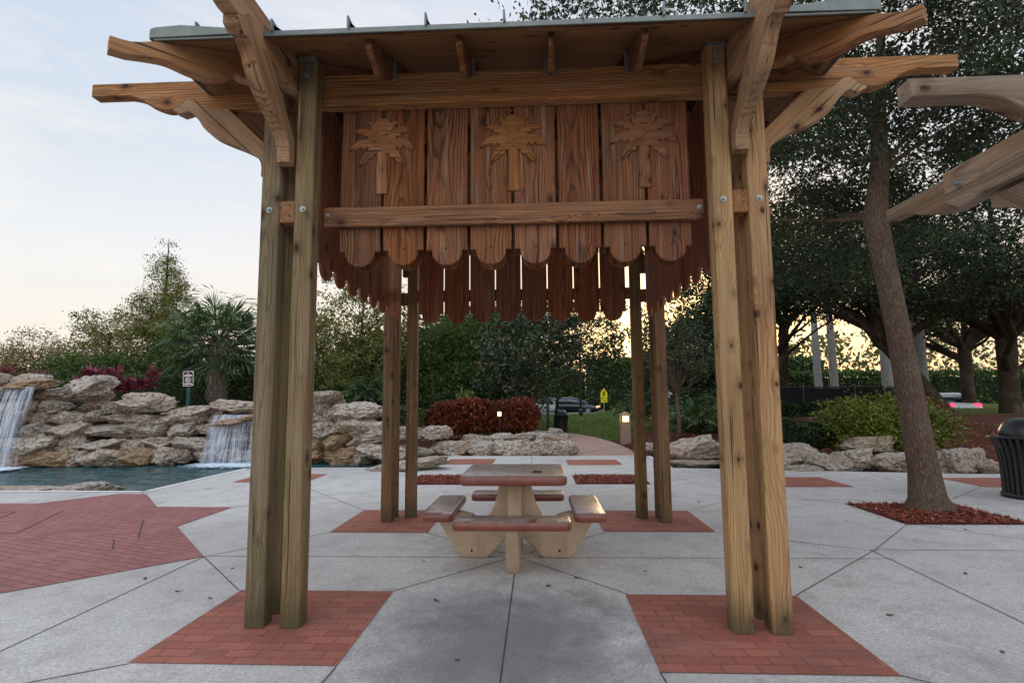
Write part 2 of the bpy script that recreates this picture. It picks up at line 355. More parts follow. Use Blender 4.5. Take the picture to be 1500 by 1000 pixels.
def box(mb, p0, p1, w, h, ch=.006, up=(0, 0, 1), segs=1):
    """timber from p0 to p1: w across, h along up; chamfered edges; grain runs along"""
    ex, ey, ez = frame(p0, p1, up); L = (V(p1)-V(p0)).length
    go = (random.uniform(0, 30), random.uniform(-.06, .06), random.uniform(-.05, .09))
    c = V(p0)+ex*(L/2); H = (L/2, w/2, h/2); vs = []; gs = []; idx = {}
    for sx in (-1, 1):
        for sy in (-1, 1):
            for sz in (-1, 1):
                for ax in range(3):
                    q = [sx*H[0], sy*H[1], sz*H[2]]
                    for k in range(3):
                        if k != ax: q[k] -= math.copysign(min(ch, H[k]*.45), q[k])
                    idx[sx, sy, sz, ax] = len(vs)
                    vs.append(c+ex*q[0]+ey*q[1]+ez*q[2]); gs.append((q[0]+go[0], q[1]+go[1], q[2]+go[2]))
    fs = []
    def quad(a, b, c_, d):
        n = (vs[b]-vs[a]).cross(vs[c_]-vs[a]); m = (vs[a]+vs[b]+vs[c_]+vs[d])/4-c
        fs.append((a, b, c_, d) if n.dot(m) > 0 else (d, c_, b, a))
    S = (-1, 1)
    for s_ in S:
        quad(*[idx[s_, y, z, 0] for y, z in ((-1, -1), (1, -1), (1, 1), (-1, 1))])
        quad(*[idx[x, s_, z, 1] for x, z in ((-1, -1), (1, -1), (1, 1), (-1, 1))])
        quad(*[idx[x, y, s_, 2] for x, y in ((-1, -1), (1, -1), (1, 1), (-1, 1))])
    for a in S:
        for b in S:
            quad(idx[a, b, -1, 0], idx[a, b, 1, 0], idx[a, b, 1, 1], idx[a, b, -1, 1])
            quad(idx[a, -1, b, 0], idx[a, 1, b, 0], idx[a, 1, b, 2], idx[a, -1, b, 2])
            quad(idx[-1, a, b, 1], idx[1, a, b, 1], idx[1, a, b, 2], idx[-1, a, b, 2])
            for d in S:
                t = (idx[a, b, d, 0], idx[a, b, d, 1], idx[a, b, d, 2])
                n = (vs[t[1]]-vs[t[0]]).cross(vs[t[2]]-vs[t[0]])
                fs.append(t if n.dot(vs[t[0]]-c) > 0 else t[::-1])
    mb.add(vs, fs, gs); return mb
def prism(mb, prof, o, ex, ey, ez, t, ch=.006, gswap=False, gang=0.0):
    """outline prof in (ex,ey), thickness t along ez centred on o, chamfered rim"""
    ex, ey, ez, o = V(ex), V(ey), V(ez), V(o); n = len(prof)
    A = sum(prof[i][0]*prof[(i+1) % n][1]-prof[(i+1) % n][0]*prof[i][1] for i in range(n))
    if A < 0: prof = prof[::-1]
    ins = []
    for i in range(n):
        p, a, b = V(prof[i]), V(prof[i-1]), V(prof[(i+1) % n])
        d1 = (p-a).normalized() if (p-a).length else V((1, 0)); d2 = (b-p).normalized() if (b-p).length else d1
        nn = V((-(d1.y+d2.y), d1.x+d2.x)); nn = nn.normalized() if nn.length > 1e-6 else V((-d1.y, d1.x))
        ins.append(p+nn*ch)
    go = (random.uniform(0, 30), random.uniform(-.06, .06), random.uniform(-.05, .09))
    vs = []; gs = []
    for pr, z in ((ins, -t/2), (prof, -t/2+ch), (prof, t/2-ch), (ins, t/2)):
        for a, b in pr:
            vs.append(o+ex*a+ey*b+ez*z); g = (b, a, z) if gswap else (a*math.cos(gang)+b*math.sin(gang), b*math.cos(gang)-a*math.sin(gang), z)
            gs.append((g[0]+go[0], g[1]+go[1], g[2]+go[2]))
    fs = [tuple(range(n))[::-1], tuple(range(3*n, 4*n))]
    for k in range(3):
        for i in range(n):
            j = (i+1) % n; fs.append((k*n+i, k*n+j, (k+1)*n+j, (k+1)*n+i))
    if ex.cross(ey).dot(ez) < 0: fs = [f[::-1] for f in fs]
    mb.add(vs, fs, gs); return mb
def tube(mb, pts, rad, n=8, cap=True, ell=None):
    pts = [V(p) for p in pts]; vs = []; gs = []; L = 0; prev = None
    for i, p in enumerate(pts):
        d = (pts[min(i+1, len(pts)-1)]-pts[max(i-1, 0)]).normalized()
        a = prev if prev is not None else (V((1, 0, 0)) if abs(d.x) < .8 else V((0, 1, 0)))
        a = (a-d*a.dot(d)).normalized(); prev = a; b = d.cross(a)
        if i: L += (p-pts[i-1]).length
        for k in range(n):
            an = 2*math.pi*k/n; u = a*math.cos(an)+b*math.sin(an)
            vs.append(p+u*rad[i]); gs.append((L, u.x*rad[i]+p.x*.2, u.y*rad[i]+p.y*.2))
    fs = []
    for i in range(len(pts)-1):
        for k in range(n):
            j = (k+1) % n; fs.append((i*n+k, i*n+j, (i+1)*n+j, (i+1)*n+k))
    if cap: fs += [tuple(range(n))[::-1], tuple(range((len(pts)-1)*n, len(pts)*n))]
    mb.add(vs, fs, gs); return mb
def cyl(mb, p0, p1, r0, r1=None, n=12): return tube(mb, [p0, p1], [r0, r0 if r1 is None else r1], n)
def lathe(mb, prof, c, n=24):
    c = V(c); vs = []; fs = []
    for r, z in prof:
        for k in range(n):
            a = 2*math.pi*k/n; vs.append(c+V((r*math.cos(a), r*math.sin(a), z)))
    for i in range(len(prof)-1):
        for k in range(n):
            j = (k+1) % n; fs.append((i*n+k, i*n+j, (i+1)*n+j, (i+1)*n+k))
    mb.add(vs, fs); return mb
def rrect(x0, x1, y0, y1, r, n=5):
    out = []
    for cx, cy, a0 in ((x1-r, y1-r, 0), (x0+r, y1-r, 90), (x0+r, y0+r, 180), (x1-r, y0+r, 270)):
        for i in range(n+1):
            a = R(a0+90*i/n); out.append((cx+r*math.cos(a), cy+r*math.sin(a)))
    return out
def smooth_curve(pts, sub=6):
    """Catmull-Rom through 2-D points"""
    out = []; n = len(pts)
    for i in range(n-1):
        p0, p1, p2, p3 = pts[max(i-1, 0)], pts[i], pts[i+1], pts[min(i+2, n-1)]
        for k in range(sub):
            t = k/sub
            out.append(tuple(.5*((2*p1[d])+(-p0[d]+p2[d])*t+(2*p0[d]-5*p1[d]+4*p2[d]-p3[d])*t*t+(-p0[d]+3*p1[d]-3*p2[d]+p3[d])*t**3) for d in (0, 1)))
    out.append(tuple(pts[-1])); return out
def sheet(name, poly, z, mat, kind='structure', depth=0.0):
    mb = MB(); n = len(poly)
    A = sum(poly[i][0]*poly[(i+1) % n][1]-poly[(i+1) % n][0]*poly[i][1] for i in range(n))
    if A < 0: poly = poly[::-1]
    vs = [(x, y, z) for x, y in poly]; fs = [tuple(range(n))]
    if depth:
        vs += [(x, y, z-depth) for x, y in poly]
        fs += [(i, n+i, n+(i+1) % n, (i+1) % n) for i in range(n)]
    mb.add(vs, fs); return tag(mb.build(name, mat), kind=kind)

# ------------------------------------------------------------------ camera
F, PIT, YAW, ROL, CX, CY = 809.3, .105583, -.046929, -.0075754, .18795, -3.7644
fwd = V((math.sin(YAW)*math.cos(PIT), math.cos(YAW)*math.cos(PIT), math.sin(PIT)))
rt = V((math.cos(YAW), -math.sin(YAW), 0)); upv = rt.cross(fwd)
r2 = math.cos(ROL)*rt+math.sin(ROL)*upv; u2 = -math.sin(ROL)*rt+math.cos(ROL)*upv
cam = bpy.data.objects.new('camera', bpy.data.cameras.new('camera')); COL.objects.link(cam)
cam.matrix_world = Matrix(((r2.x, u2.x, -fwd.x, CX), (r2.y, u2.y, -fwd.y, CY), (r2.z, u2.z, -fwd.z, 1.5), (0, 0, 0, 1)))
cam.data.sensor_width = 36; cam.data.lens = F/1500*36; cam.data.clip_end = 2000; cam.data.clip_start = .05
SC.camera = cam

# ------------------------------------------------------------------ sky and sun
SUN_AZ, SUN_EL = R(15), R(7)         # azimuth from +Y towards +X
def sky():
    w = bpy.data.worlds.new("World"); SC.world = w; w.use_nodes = True
    m = N.__new__(N); m.t = w.node_tree; m.m = w
    bg = m.t.nodes['Background']
    d = m.n('ShaderNodeTexCoord').outputs['Generated']
    nis = m.n('ShaderNodeTexSky', sky_type='NISHITA', sun_disc=False, sun_elevation=SUN_EL, sun_rotation=SUN_AZ, dust_density=2.0, air_density=1.2)
    s = m.n('ShaderNodeSeparateXYZ', {0: d}); z = s.outputs[2]
    # thin high overcast that fills the evening sky
    ov = m.ramp(m.mapr(z, -.02, .9), [(0, lin(255, 232, 196)), (.1, lin(253, 243, 228)), (.26, lin(242, 244, 246)), (.5, lin(209, 222, 239)), (1, lin(186, 202, 226))])
    cl = m.noise(m.vec(d, (1.2, 1.2, 5.5)), 2.3, 6, .62, .5)
    ov = m.mix(m.mapr(cl, .46, .72, 0, .6), ov, lin(255, 250, 244))
    ov = m.mix(m.mapr(m.noise(m.vec(d, (2, 2, 9)), 1.4, 4), .5, .75, 0, .13), ov, lin(190, 203, 222))
    sd = V((math.sin(SUN_AZ)*math.cos(SUN_EL), math.cos(SUN_AZ)*math.cos(SUN_EL), math.sin(SUN_EL)))
    dt = m.n('ShaderNodeVectorMath', {0: d, 1: tuple(sd)}, operation='DOT_PRODUCT').outputs['Value']
    glow = m.math('POWER', m.math('MAXIMUM', dt, 0.0), 6.0)
    low = m.math('POWER', m.mapr(z, .0, .42, 1, 0), 1.6)
    g = m.math('MULTIPLY', glow, low)
    ov = m.mix(m.math('MULTIPLY', g, .95), ov, (1.65, .95, .37, 1))
    core = m.math('POWER', m.math('MAXIMUM', dt, 0.0), 60.0)
    ov = m.mix(m.math('MULTIPLY', core, .8), ov, (5.0, 3.3, 1.4, 1))
    wht = m.math('MULTIPLY', m.math('POWER', m.math('MAXIMUM', dt, 0.0), 3.0), m.mapr(z, .15, .5))
    ov = m.mix(m.math('MULTIPLY', wht, .5), ov, (1.05, .97, .98, 1))
    # sky brightened overhead and behind the camera, out of view, to lift ground light
    hi = m.math('MULTIPLY', m.n('ShaderNodeMapRange', {0: z, 1: .58, 2: .95, 3: 0.0, 4: 1.1}, interpolation_type='SMOOTHSTEP').outputs[0], 1.0)
    rear_boost = m.n('ShaderNodeMapRange', {0: s.outputs[1], 1: .12, 2: -.5, 3: 0.0, 4: 1.1}, interpolation_type='SMOOTHSTEP').outputs[0]
    ov = m.n('ShaderNodeVectorMath', {0: ov, 'Scale': m.math('ADD', 1.13, m.math('ADD', hi, rear_boost))}, operation='SCALE').outputs[0]
    sk = m.n('ShaderNodeVectorMath', {0: nis.outputs[0], 'Scale': .06}, operation='SCALE').outputs[0]
    col = m.mix(.88, sk, ov)
    m.set(bg, 'Color', col); m.set(bg, 'Strength', 1.0)
sky()
sl = bpy.data.lights.new('sun', 'SUN'); sl.energy = 1.1; sl.angle = R(12); sl.color = (1, .74, .46)
so = bpy.data.objects.new('sun', sl); COL.objects.link(so)
so.rotation_euler = (R(90)-SUN_EL, 0, -SUN_AZ+math.pi)
so.location = (10, 30, 12)
vs_ = SC.view_settings; vs_.view_transform = 'Standard'; vs_.look = 'None'; vs_.gamma = 1; vs_.exposure = 0

# ------------------------------------------------------------------ ground
def sst(a, b, x): t = min(max((x-a)/(b-a), 0), 1); return t*t*(3-2*t)
PATH = smooth_curve([(1.85, 11.35), (1.9, 13), (1.75, 16), (1.1, 19.5), (-.6, 23), (-4, 26), (-10, 27.5)], 8)
def gz(x, y):
    z = -.09
    left = sst(-2.5, -6.5, x); z += 1.35*left*sst(10.9, 12.4, y)     # raised ground behind the waterfall wall
    near = 1.0
    if 10 < y < 34 and -14 < x < 6: near = sst(1.0, 2.8, min(math.hypot(x-a, y-b) for a, b in PATH[::2]))
    z += (.32+.12*sst(14, 34, y))*(1-left)*sst(11.6, 13.4, y)*near
    z += .5*sst(6, 10, x)*sst(8.2, 17, y)+.12*sst(3.2, 6, x)*sst(9, 12, y)
    z = z+(.12-z)*sst(42.5, 44, y)
    if x < -2.6 and 5 < y < 11.4: z = -.7
    if 2.9 < x < 7 and 8.3 < y < 10: z = -.5
    if -3.3 < x < 3.3 and y < 11.4: z = -.3
    return z
def terrain():
    mb = MB(); xs = np.concatenate([[-900, -300, -120], np.arange(-60, -20, 2.), np.arange(-20, 20, .4), np.arange(20, 62, 2.), [120, 300, 900]])
    ys = np.concatenate([[-300, -60], np.arange(-14, 26, .4), np.arange(26, 90, 2.), [150, 400, 1500]])
    vs = [(x, y, gz(x, y)+(.03*mnoise.noise(V((x*.6, y*.6, 0))) if y > 11.6 else 0)) for y in ys for x in xs]; nx = len(xs)
    fs = [(j*nx+i, j*nx+i+1, (j+1)*nx+i+1, (j+1)*nx+i) for j in range(len(ys)-1) for i in range(nx-1)]
    mb.add(vs, fs); tag(mb.build('ground', 'ground', smooth=True), kind='structure')
terrain()
plaza = [(-26, -12), (26, -12), (26, 6.9), (8.3, 7.72), (3.12, 8.72), (3.14, 11.35), (-3.12, 11.4), (-3.68, 8.8), (-6.52, 8.82), (-6.58, 5.6), (-26, 5.9)]
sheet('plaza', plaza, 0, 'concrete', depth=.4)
def pool(x0, x1, y0, y1, z, st):
    mb = MB(); xs = np.arange(x0, x1+st, st); ys = np.arange(y0, y1+st, st); nx = len(xs)
    vs = [(x, y, z+.030*mnoise.noise(V((x*2.6, y*3.4, 1)))+.024*mnoise.noise(V((x*6.5, y*8, 5)))) for y in ys for x in xs]
    mb.add(vs, [(j*nx+i, j*nx+i+1, (j+1)*nx+i+1, (j+1)*nx+i) for j in range(len(ys)-1) for i in range(nx-1)]); tag(mb.build('water', 'water', smooth=True), kind='structure')
pool(-20, -2.6, 5, 12.2, -.12, .085)
pool(2.9, 7, 8.0, 10.3, -.14, .1)
def strip(mb, a, b, w, z):
    a, b = V((*a, z)), V((*b, z)); d = (b-a).normalized(); n = V((-d.y, d.x, 0))*w/2
    mb.add([a-n, b-n, b+n, a+n], [(0, 1, 2, 3)])
mb = MB()
edge = [(-26, 5.9), (-6.58, 5.6), (-6.52, 8.82), (-3.68, 8.8), (-3.12, 11.4), (3.14, 11.35), (3.12, 8.72)]
for a, b in zip(edge, edge[1:]):
    d = (V(b)-V(a)).normalized(); nn = V((d.y, -d.x))*.07; strip(mb, V(a)+nn, V(b)+nn, .12, .006)
tag(mb.build('pool_coping', 'coping'), kind='structure')
mb = MB()
J = [((-.04, 1.5), (-.02, -9)), ((-.05, 2.2), (0, 11.3)), ((-3.1, 1.7), (3.5, 1.74)), ((-.05, 1.75), (-.98, .76)), ((-.05, 1.75), (.86, .73)), ((-.05, 1.75), (-1.1, 2.68)), ((-.05, 1.75), (.92, 2.72)),
     ((-2.23, .74), (-3.1, 1.68)), ((2.13, .73), (3.5, 2.06)), ((3.5, 2.06), (4.54, 3.2)), ((3.45, 2.06), (3.2, -6)), ((-3.1, 1.68), (-3.14, -6)), ((-3.1, 1.68), (-2.22, 2.7)), ((3.5, 2.0), (2.17, 2.75)), ((-2.24, 3.97), (-4.2, 6.3)), ((2.16, 3.97), (4.3, 6)), ((-4.22, 4.17), (-2.1, 6.3)), ((4.54, 4.5), (2.2, 6.35)),
     ((-2.2, -.5), (-4.6, -1.9)), ((2.13, -.5), (4.6, -2.2)), ((-.98, -.5), (-1.3, -6)), ((.84, -.5), (1.2, -6)), ((3.5, 2.06), (9, 2.0)), ((-2.2, 5.1), (2.1, 5.1)), ((2.1, 7.5), (4.3, 7.2)), ((-2.1, 7.5), (-4.2, 7.9)), ((4.9, 7.3), (6.2, 8.1)), ((5.9, 4.55), (8.4, 6.8)), ((-5.4, 4.2), (-6.55, 5.5)), ((4.54, 3.2), (9, -1.0)), ((9, 2.0), (16, 2.2)), ((6, 3.2), (11, 3.0))]
for a, b in J: strip(mb, a, b, .0085, .0035)
tag(mb.build('paving_joint', 'joint'), kind='structure')
for x0, x1, y0, y1 in ((-2.21, -.98, -.49, .745), (.84, 2.13, -.51, .72), (-2.24, -1.1, 2.69, 3.98), (.91, 2.17, 2.77, 3.97), (-2.1, -.92, 9.43, 10.62), (.85, 2.1, 9.25, 10.4), (-5.6, -4.2, 6.6, 7.75), (4.25, 5.5, 6.02, 7.2), (7.6, 8.9, 6.0, 7.1)):
    sheet('brick_pad', [(x0, y0), (x1, y0), (x1, y1), (x0, y1)], .005, 'pad')
sheet('brick_paving', [(-14, 4.45), (-7.4, 4.45), (-6.8, 5.3), (-6.32, 5.3), (-5.36, 4.2), (-4.22, 4.17), (-4.22, 2.95), (-3.1, 1.68), (-4.05, .68), (-6, -1.2), (-14, -1.2)], .005, 'pad2')
mb = MB()   # sunken pavers with open joints
for a, b in (((-6.5, 3.9), (-5.9, 2.6)), ((-5.9, 2.6), (-6.1, 2.55)), ((-7.1, 3.8), (-6.55, 2.45)), ((-7.1, 3.8), (-7.35, 3.75)), ((-4.9, 3.3), (-4.3, 2.4)), ((-4.5, 2.3), (-4.2, 1.9))): strip(mb, a, b, .014, .009)
tag(mb.build('paving_joint', 'joint'), kind='structure')
# mulch squares in the plaza
def scatter_chips(name, regs, n, size, zf, mat='mulch'):
    A = np.array([(r[1]-r[0])*(r[3]-r[2]) for r in regs]); k = rng.choice(len(regs), n, p=A/A.sum())
    rr = np.array(regs)[k]; x = rr[:, 0]+(rr[:, 1]-rr[:, 0])*rng.random(n); y = rr[:, 2]+(rr[:, 3]-rr[:, 2])*rng.random(n)
    z = np.array([zf(a, b) for a, b in zip(x, y)])+rng.random(n)*.02
    P = np.stack([x, y, z], 1); leaves_mesh(name, P, size*(.5+rng.random(n)), size*.38*(.5+rng.random(n)), mat, None, flat=.75, kind='stuff')
def leaves_mesh(name, P, L, W, mat, parent, flat=0.0, dirs=None, lv=None, kind=None, fold=.0):
    n = len(P)
    d = rng.normal(size=(n, 3)) if dirs is None else dirs
    if flat: d[:, 2] *= (1-flat)
    d /= np.linalg.norm(d, axis=1)[:, None]+1e-9
    s = np.cross(d, np.array([0, 0, 1.]) if flat else rng.normal(size=(n, 3)))
    if flat: s += rng.normal(size=(n, 3))*.25*(1-flat)
    s /= np.linalg.norm(s, axis=1)[:, None]+1e-9
    L = np.broadcast_to(L, (n,))[:, None]; W = np.broadcast_to(W, (n,))[:, None]
    vs = np.stack([P-d*L*.5, P+s*W*.5+d*L*.05, P+d*L*.5, P-s*W*.5+d*L*.05], 1).reshape(-1, 3)
    o = np.array(wloc(parent)) if parent else np.zeros(3)
    me = bpy.data.meshes.new(name); me.vertices.add(n*4); me.vertices.foreach_set('co', (vs-o).astype(np.float32).ravel())
    me.loops.add(n*4); me.loops.foreach_set('vertex_index', np.arange(n*4, dtype=np.int32))
    me.polygons.add(n); me.polygons.foreach_set('loop_start', np.arange(0, n*4, 4, dtype=np.int32)); me.polygons.foreach_set('loop_total', np.full(n, 4, dtype=np.int32))
    me.update(calc_edges=True)
    if lv is None: lv = rng.random(n)
    me.attributes.new('lv', 'FLOAT', 'POINT').data.foreach_set('value', np.repeat(lv, 4).astype(np.float32))
    me.materials.append(M[mat]); ob = link(name, me, parent)
    if kind: tag(ob, kind=kind)
    return ob
beds = [(-2.2, -.98, 6.3, 7.5), (.86, 2.14, 6.36, 7.52), (4.54, 5.98, 3.2, 4.5)]
for b in beds:
    b = (b[0]-.02, b[1]+.02, b[2]-.02, b[3]+.02)
    sheet('mulch_bed', [(b[0], b[2]), (b[1], b[2]), (b[1], b[3]), (b[0], b[3])], .005, 'bed')
scatter_chips('mulch_chips', beds, 9000, .055, lambda x, y: .012)
scatter_chips('mulch_chips', [(4.4, 6.15, 3.05, 4.65), (-2.3, -.9, 6.2, 7.6), (.78, 2.22, 6.28, 7.6)], 420, .045, lambda x, y: .004)
scatter_chips('mulch_chips', [(2.9, 5.2, 10.6, 15), (7.6, 13.5, 8.4, 14), (-3.5, .6, 12.6, 15.5)], 14000, .08, lambda x, y: gz(x, y)+.02)
# path and road
def ribbon(name, ctr, w, mat, dz, zf=gz):
    mb = MB(); vs = []
    for i, (x, y) in enumerate(ctr):
        a, b = ctr[max(i-1, 0)], ctr[min(i+1, len(ctr)-1)]; d = (V(b)-V(a)).normalized(); n = V((-d.y, d.x))*w/2
        for s_ in (1, -1): px, py = x+n.x*s_, y+n.y*s_; vs.append((px, py, zf(px, py)+dz))
    mb.add(vs, [(2*i, 2*i+1, 2*i+3, 2*i+2) for i in range(len(ctr)-1)]); return tag(mb.build(name, mat), kind='structure')
ribbon('path', PATH, 2.0, 'pathm', .0, lambda x, y: .0+.02*sst(11, 20, y))
ribbon('road', [(-80, 49), (-20, 48), (20, 47.4), (80, 47)], 8, 'asphalt', .06, lambda x, y: .22)
mb = MB(); box(mb, (-80, 43.6, .32), (80, 42.2, .32), .3, .16); tag(mb.build('kerb', 'coping'), kind='structure')

# ------------------------------------------------------------------ pavilion
S = 1.794; PW = .1346; GP = .11; DEP = 3.588
pav = thing('wooden_pavilion', 'square timber pavilion with carved palm boards and curled beam ends over the picnic table', 'pavilion', (0, DEP/2, 0))
CYC = DEP/2
def rot_side(k, p):
    """k quarter turns about the pavilion's centre"""
    x, y = p[0], p[1]-CYC
    for _ in range(k): x, y = -y, x
    return V((x, y+CYC, p[2]))
def rdir(k, d):
    x, y = d[0], d[1]
    for _ in range(k): x, y = -y, x
    return V((x, y, d[2]))
def bolt(parent, p, nrm, r=.02):
    mb = MB(); p = V(p); n = V(nrm).normalized()
    cyl(mb, p, p+n*.006, r*1.1, n=14); cyl(mb, p+n*.006, p+n*.02, r*.62, n=6); cyl(mb, p+n*.02, p+n*.028, r*.3, n=8)
    return mb.build('bolt', 'galv', parent)
def post(p, top, parent, w=PW, mat=None):
    mb = MB(); box(mb, (p[0], p[1], 0), (p[0], p[1], top), w, w, .009, (0, 1, 0)); return mb.build('post', mat or ('postbrown' if p[1] > CYC else 'postgreen' if p[0] < 0 else 'posthoney'), parent)
ARM_END = 3.25-S     # how far the beam ends run past the posts
def arm_profile(Ltot, D=.24, end=ARM_END):
    """upper edge 0, running t = 0..Ltot between both curled ends"""
    low = [(0, -.10), (.28, -.10)]+smooth_curve([(.28, -.10), (.38, -.125), (.48, -.185), (.60, -.225), (.70, -.205), (.77, -.145)], 4)[1:]+smooth_curve([(.775, -.15), (.83, -.165), (.9, -.225), (.98, -D)], 4)
    up = [(0.0, 0.0)]
    left = low; right = [(Ltot-a, b) for a, b in low][::-1]
    return [(0, 0)]+left+right+[(Ltot, 0)]
BR = [(0, 3.19), (.0, 3.37), (.05, 3.43), (.50, 3.87), (.80, 3.84), (.80, 3.73), (.74, 3.70), (.67, 3.72)]+smooth_curve([(.64, 3.70), (.585, 3.64), (.545, 3.58), (.47, 3.515), (.36, 3.46), (.24, 3.41), (.14, 3.355), (.09, 3.29), (.085, 3.19)], 4)
for k in range(4):      # the front, right, back and left sides
    # main beam with curled ends
    zt = 3.965 if k % 2 == 0 else 4.005
    L = 2*(S+ARM_END)
    mb = MB(); prism(mb, arm_profile(L), rot_side(k, (-S-ARM_END, PW+GP/2, zt)), rdir(k, (1, 0, 0)), (0, 0, 1), rdir(k, (0, -1, 0)), .098, .005)
    mb.build('beam', 'beam' if k % 2 == 0 else 'arm', pav)
    for s_ in (-1, 1):  # curved braces under the beam ends
        mb = MB(); prism(mb, BR, rot_side(k, (s_*S*1.0, PW+GP/2, 0)), rdir(k, (s_, 0, 0)), (0, 0, 1), rdir(k, (0, -1, 0)), .094, .005, gang=.75)
        mb.build('brace', 'arm', pav)
    # lower rail
    mb = MB(); box(mb, rot_side(k, (-1.405, .205, 2.87)), rot_side(k, (1.405, .205, 2.87)), .05, .15, .006); rl = mb.build('rail', 'rail', pav)
    for s_ in (-1, 1): bolt(rl, rot_side(k, (s_*1.37, .18, 2.88)), rdir(k, (0, -1, 0)), .014)
    # cluster posts: corner post and its inner neighbour on this side
    yc = PW/2; xi = S-PW*1.5-GP
    c1 = post(rot_side(k, (-S+PW/2, yc, 0)), 3.95, pav); c2 = post(rot_side(k, (-xi, yc, 0)), 4.03, pav); c3 = post(rot_side(k, (xi, yc, 0)), 4.03, pav)
    nd = rdir(k, (0, -1, 0))
    for pp, x in ((c1, -S+PW/2), (c2, -xi), (c3, xi)):
        bolt(pp, rot_side(k, (x, 0, 2.87)), nd)
        if pp is not c1:
            for z in (3.955, 3.885): bolt(pp, rot_side(k, (x, 0, z)), nd)
            mb = MB(); sg = math.copysign(1, x)
            prism(mb, [(-.07, 4.0), (.06, 4.0), (.06, 4.03), (-.01, 4.11), (-.07, 4.11)], rot_side(k, (x, -.004, 0)), rdir(k, (-sg, 0, 0)), (0, 0, 1), nd, .006, .001)
            mb.build('bracket', 'galv', pav)
    bolt(c1, rot_side(k, (-S, PW/2, 2.87)), rdir(k, (-1, 0, 0)))
    for s_ in (-1, 1):  # blocks bolted between the posts
        mb = MB(); xx = s_*(S-PW-GP/2); box(mb, rot_side(k, (xx, .012, 2.86)), rot_side(k, (xx, PW-.01, 2.86)), GP-.002, .16, .005); mb.build('spacer_block', 'rail', pav)
    # scalloped boards
    x0 = -1.31 if k % 2 == 0 else -1.324; pitch = .331; bw = .318 if k else .308
    lay = [(.238, 0)] if k in (1, 3) else [(.255, 0), (.42, 1)]
    if k == 2: lay = [(.40, 0)]
    for yo, inner in lay:
        for i in range(8):
            xc = x0+pitch*(i+.5); hb = bw/2; b0 = (2.505 if k == 0 else 2.485)+random.uniform(-.004, .004); nt = b0+.115; rr = hb-.042
            prof = [(-hb, 3.95 if not inner else 3.0), (-hb, nt), (-rr, nt)]+[(-rr*math.cos(R(a)), nt-.012-(nt-.012-b0)*math.sin(R(a))) for a in range(0, 181, 12)]+[(rr, nt), (hb, nt), (hb, 3.95 if not inner else 3.0)]
            mb = MB(); prism(mb, prof, rot_side(k, (xc, yo, 0)), rdir(k, (1, 0, 0)), (0, 0, 1), rdir(k, (0, -1, 0)), .026, .004, True)
            bd = mb.build('board', 'fringe' if k else 'board', pav)
            mb = MB(); q = rot_side(k, (xc+random.uniform(-.01, .01), yo-.013, nt+.012)); cyl(mb, q, q+rdir(k, (0, -1, 0))*.0015, .009, n=10); mb.build('nail_hole', 'black', bd)
    # soffit deck, rafters, roof panel
    EO = S+.48; zE = 3.84; AP = zE+EO*.4
    for nm, dz, mt, th in (('roof_deck', 0, 'soffit', .022), ('roof_panel', .03, 'roof', .012)):
        e = EO-(0 if nm == 'roof_deck' else -.012)
        mb = MB(); a, b, c = [rot_side(k, (x, CYC-yy, z+dz)) for x, yy, z in ((-e, e, zE), (e, e, zE), (0, 0, AP))]
        up = V((0, 0, th)); rr = e/math.cos(math.atan(.4))
        mb.add([a, b, c, a+up, b+up, c+up], [(2, 1, 0), (3, 4, 5), (0, 1, 4, 3), (1, 2, 5, 4), (2, 0, 3, 5)], [(0, 0, 0), (2*e, 0, 0), (e, rr, 0), (0, 0, .02), (2*e, 0, .02), (e, rr, .02)])
        pn = mb.build(nm, mt, pav)
        if nm == 'roof_panel':
            for i in range(-4, 5):
                x = i*.5
                mb = MB(); p0 = rot_side(k, (x, CYC-e-.005, zE+dz+th+.017)); p1 = rot_side(k, (x, CYC-abs(x)-.03, zE+dz+th+.017+.4*(e-abs(x)-.03)))
                box(mb, p0, p1, .012, .05, .003)
                q = rot_side(k, (x, CYC-e-.012, zE+dz+th+.02)); prism(mb, [(-.02, -.03), (.17, .05), (.16, .075), (.05, .045), (-.012, .052), (-.022, .048)], q, rdir(k, (0, 1, 0)), (0, 0, 1), rdir(k, (1, 0, 0)), .012, .002)
                mb.build('seam', 'roof', pn)
            if True:
                mb = MB(); box(mb, rot_side(k, (-e, CYC-e-.008, zE+.024)), rot_side(k, (e, CYC-e-.008, zE+.024)), .012, .034, .003)
                box(mb, rot_side(k, (-e, CYC-e-.016, zE+.006)), rot_side(k, (e, CYC-e-.016, zE+.006)), .012, .014, .003); mb.build('drip_edge', 'roof', pav)
                mb = MB(); box(mb, rot_side(k, (-e+.06, CYC-e+.06, zE+.098)), rot_side(k, (0, CYC, AP+.075)), .17, .03, .006); mb.build('hip_cap', 'roof', pav)
                for s_ in (-1, 1):
                    mb = MB(); prism(mb, [(0, .012), (0, .075), (.03, .085), (.2, .095), (.62, .052), (.62, .02)], rot_side(k, (s_*(e+.018), CYC-e-.024, zE)), rdir(k, (-s_, 0, 0)), (0, 0, 1), rdir(k, (0, -1, 0)), .014, .003); mb.build('corner_flashing', 'roof', pav)
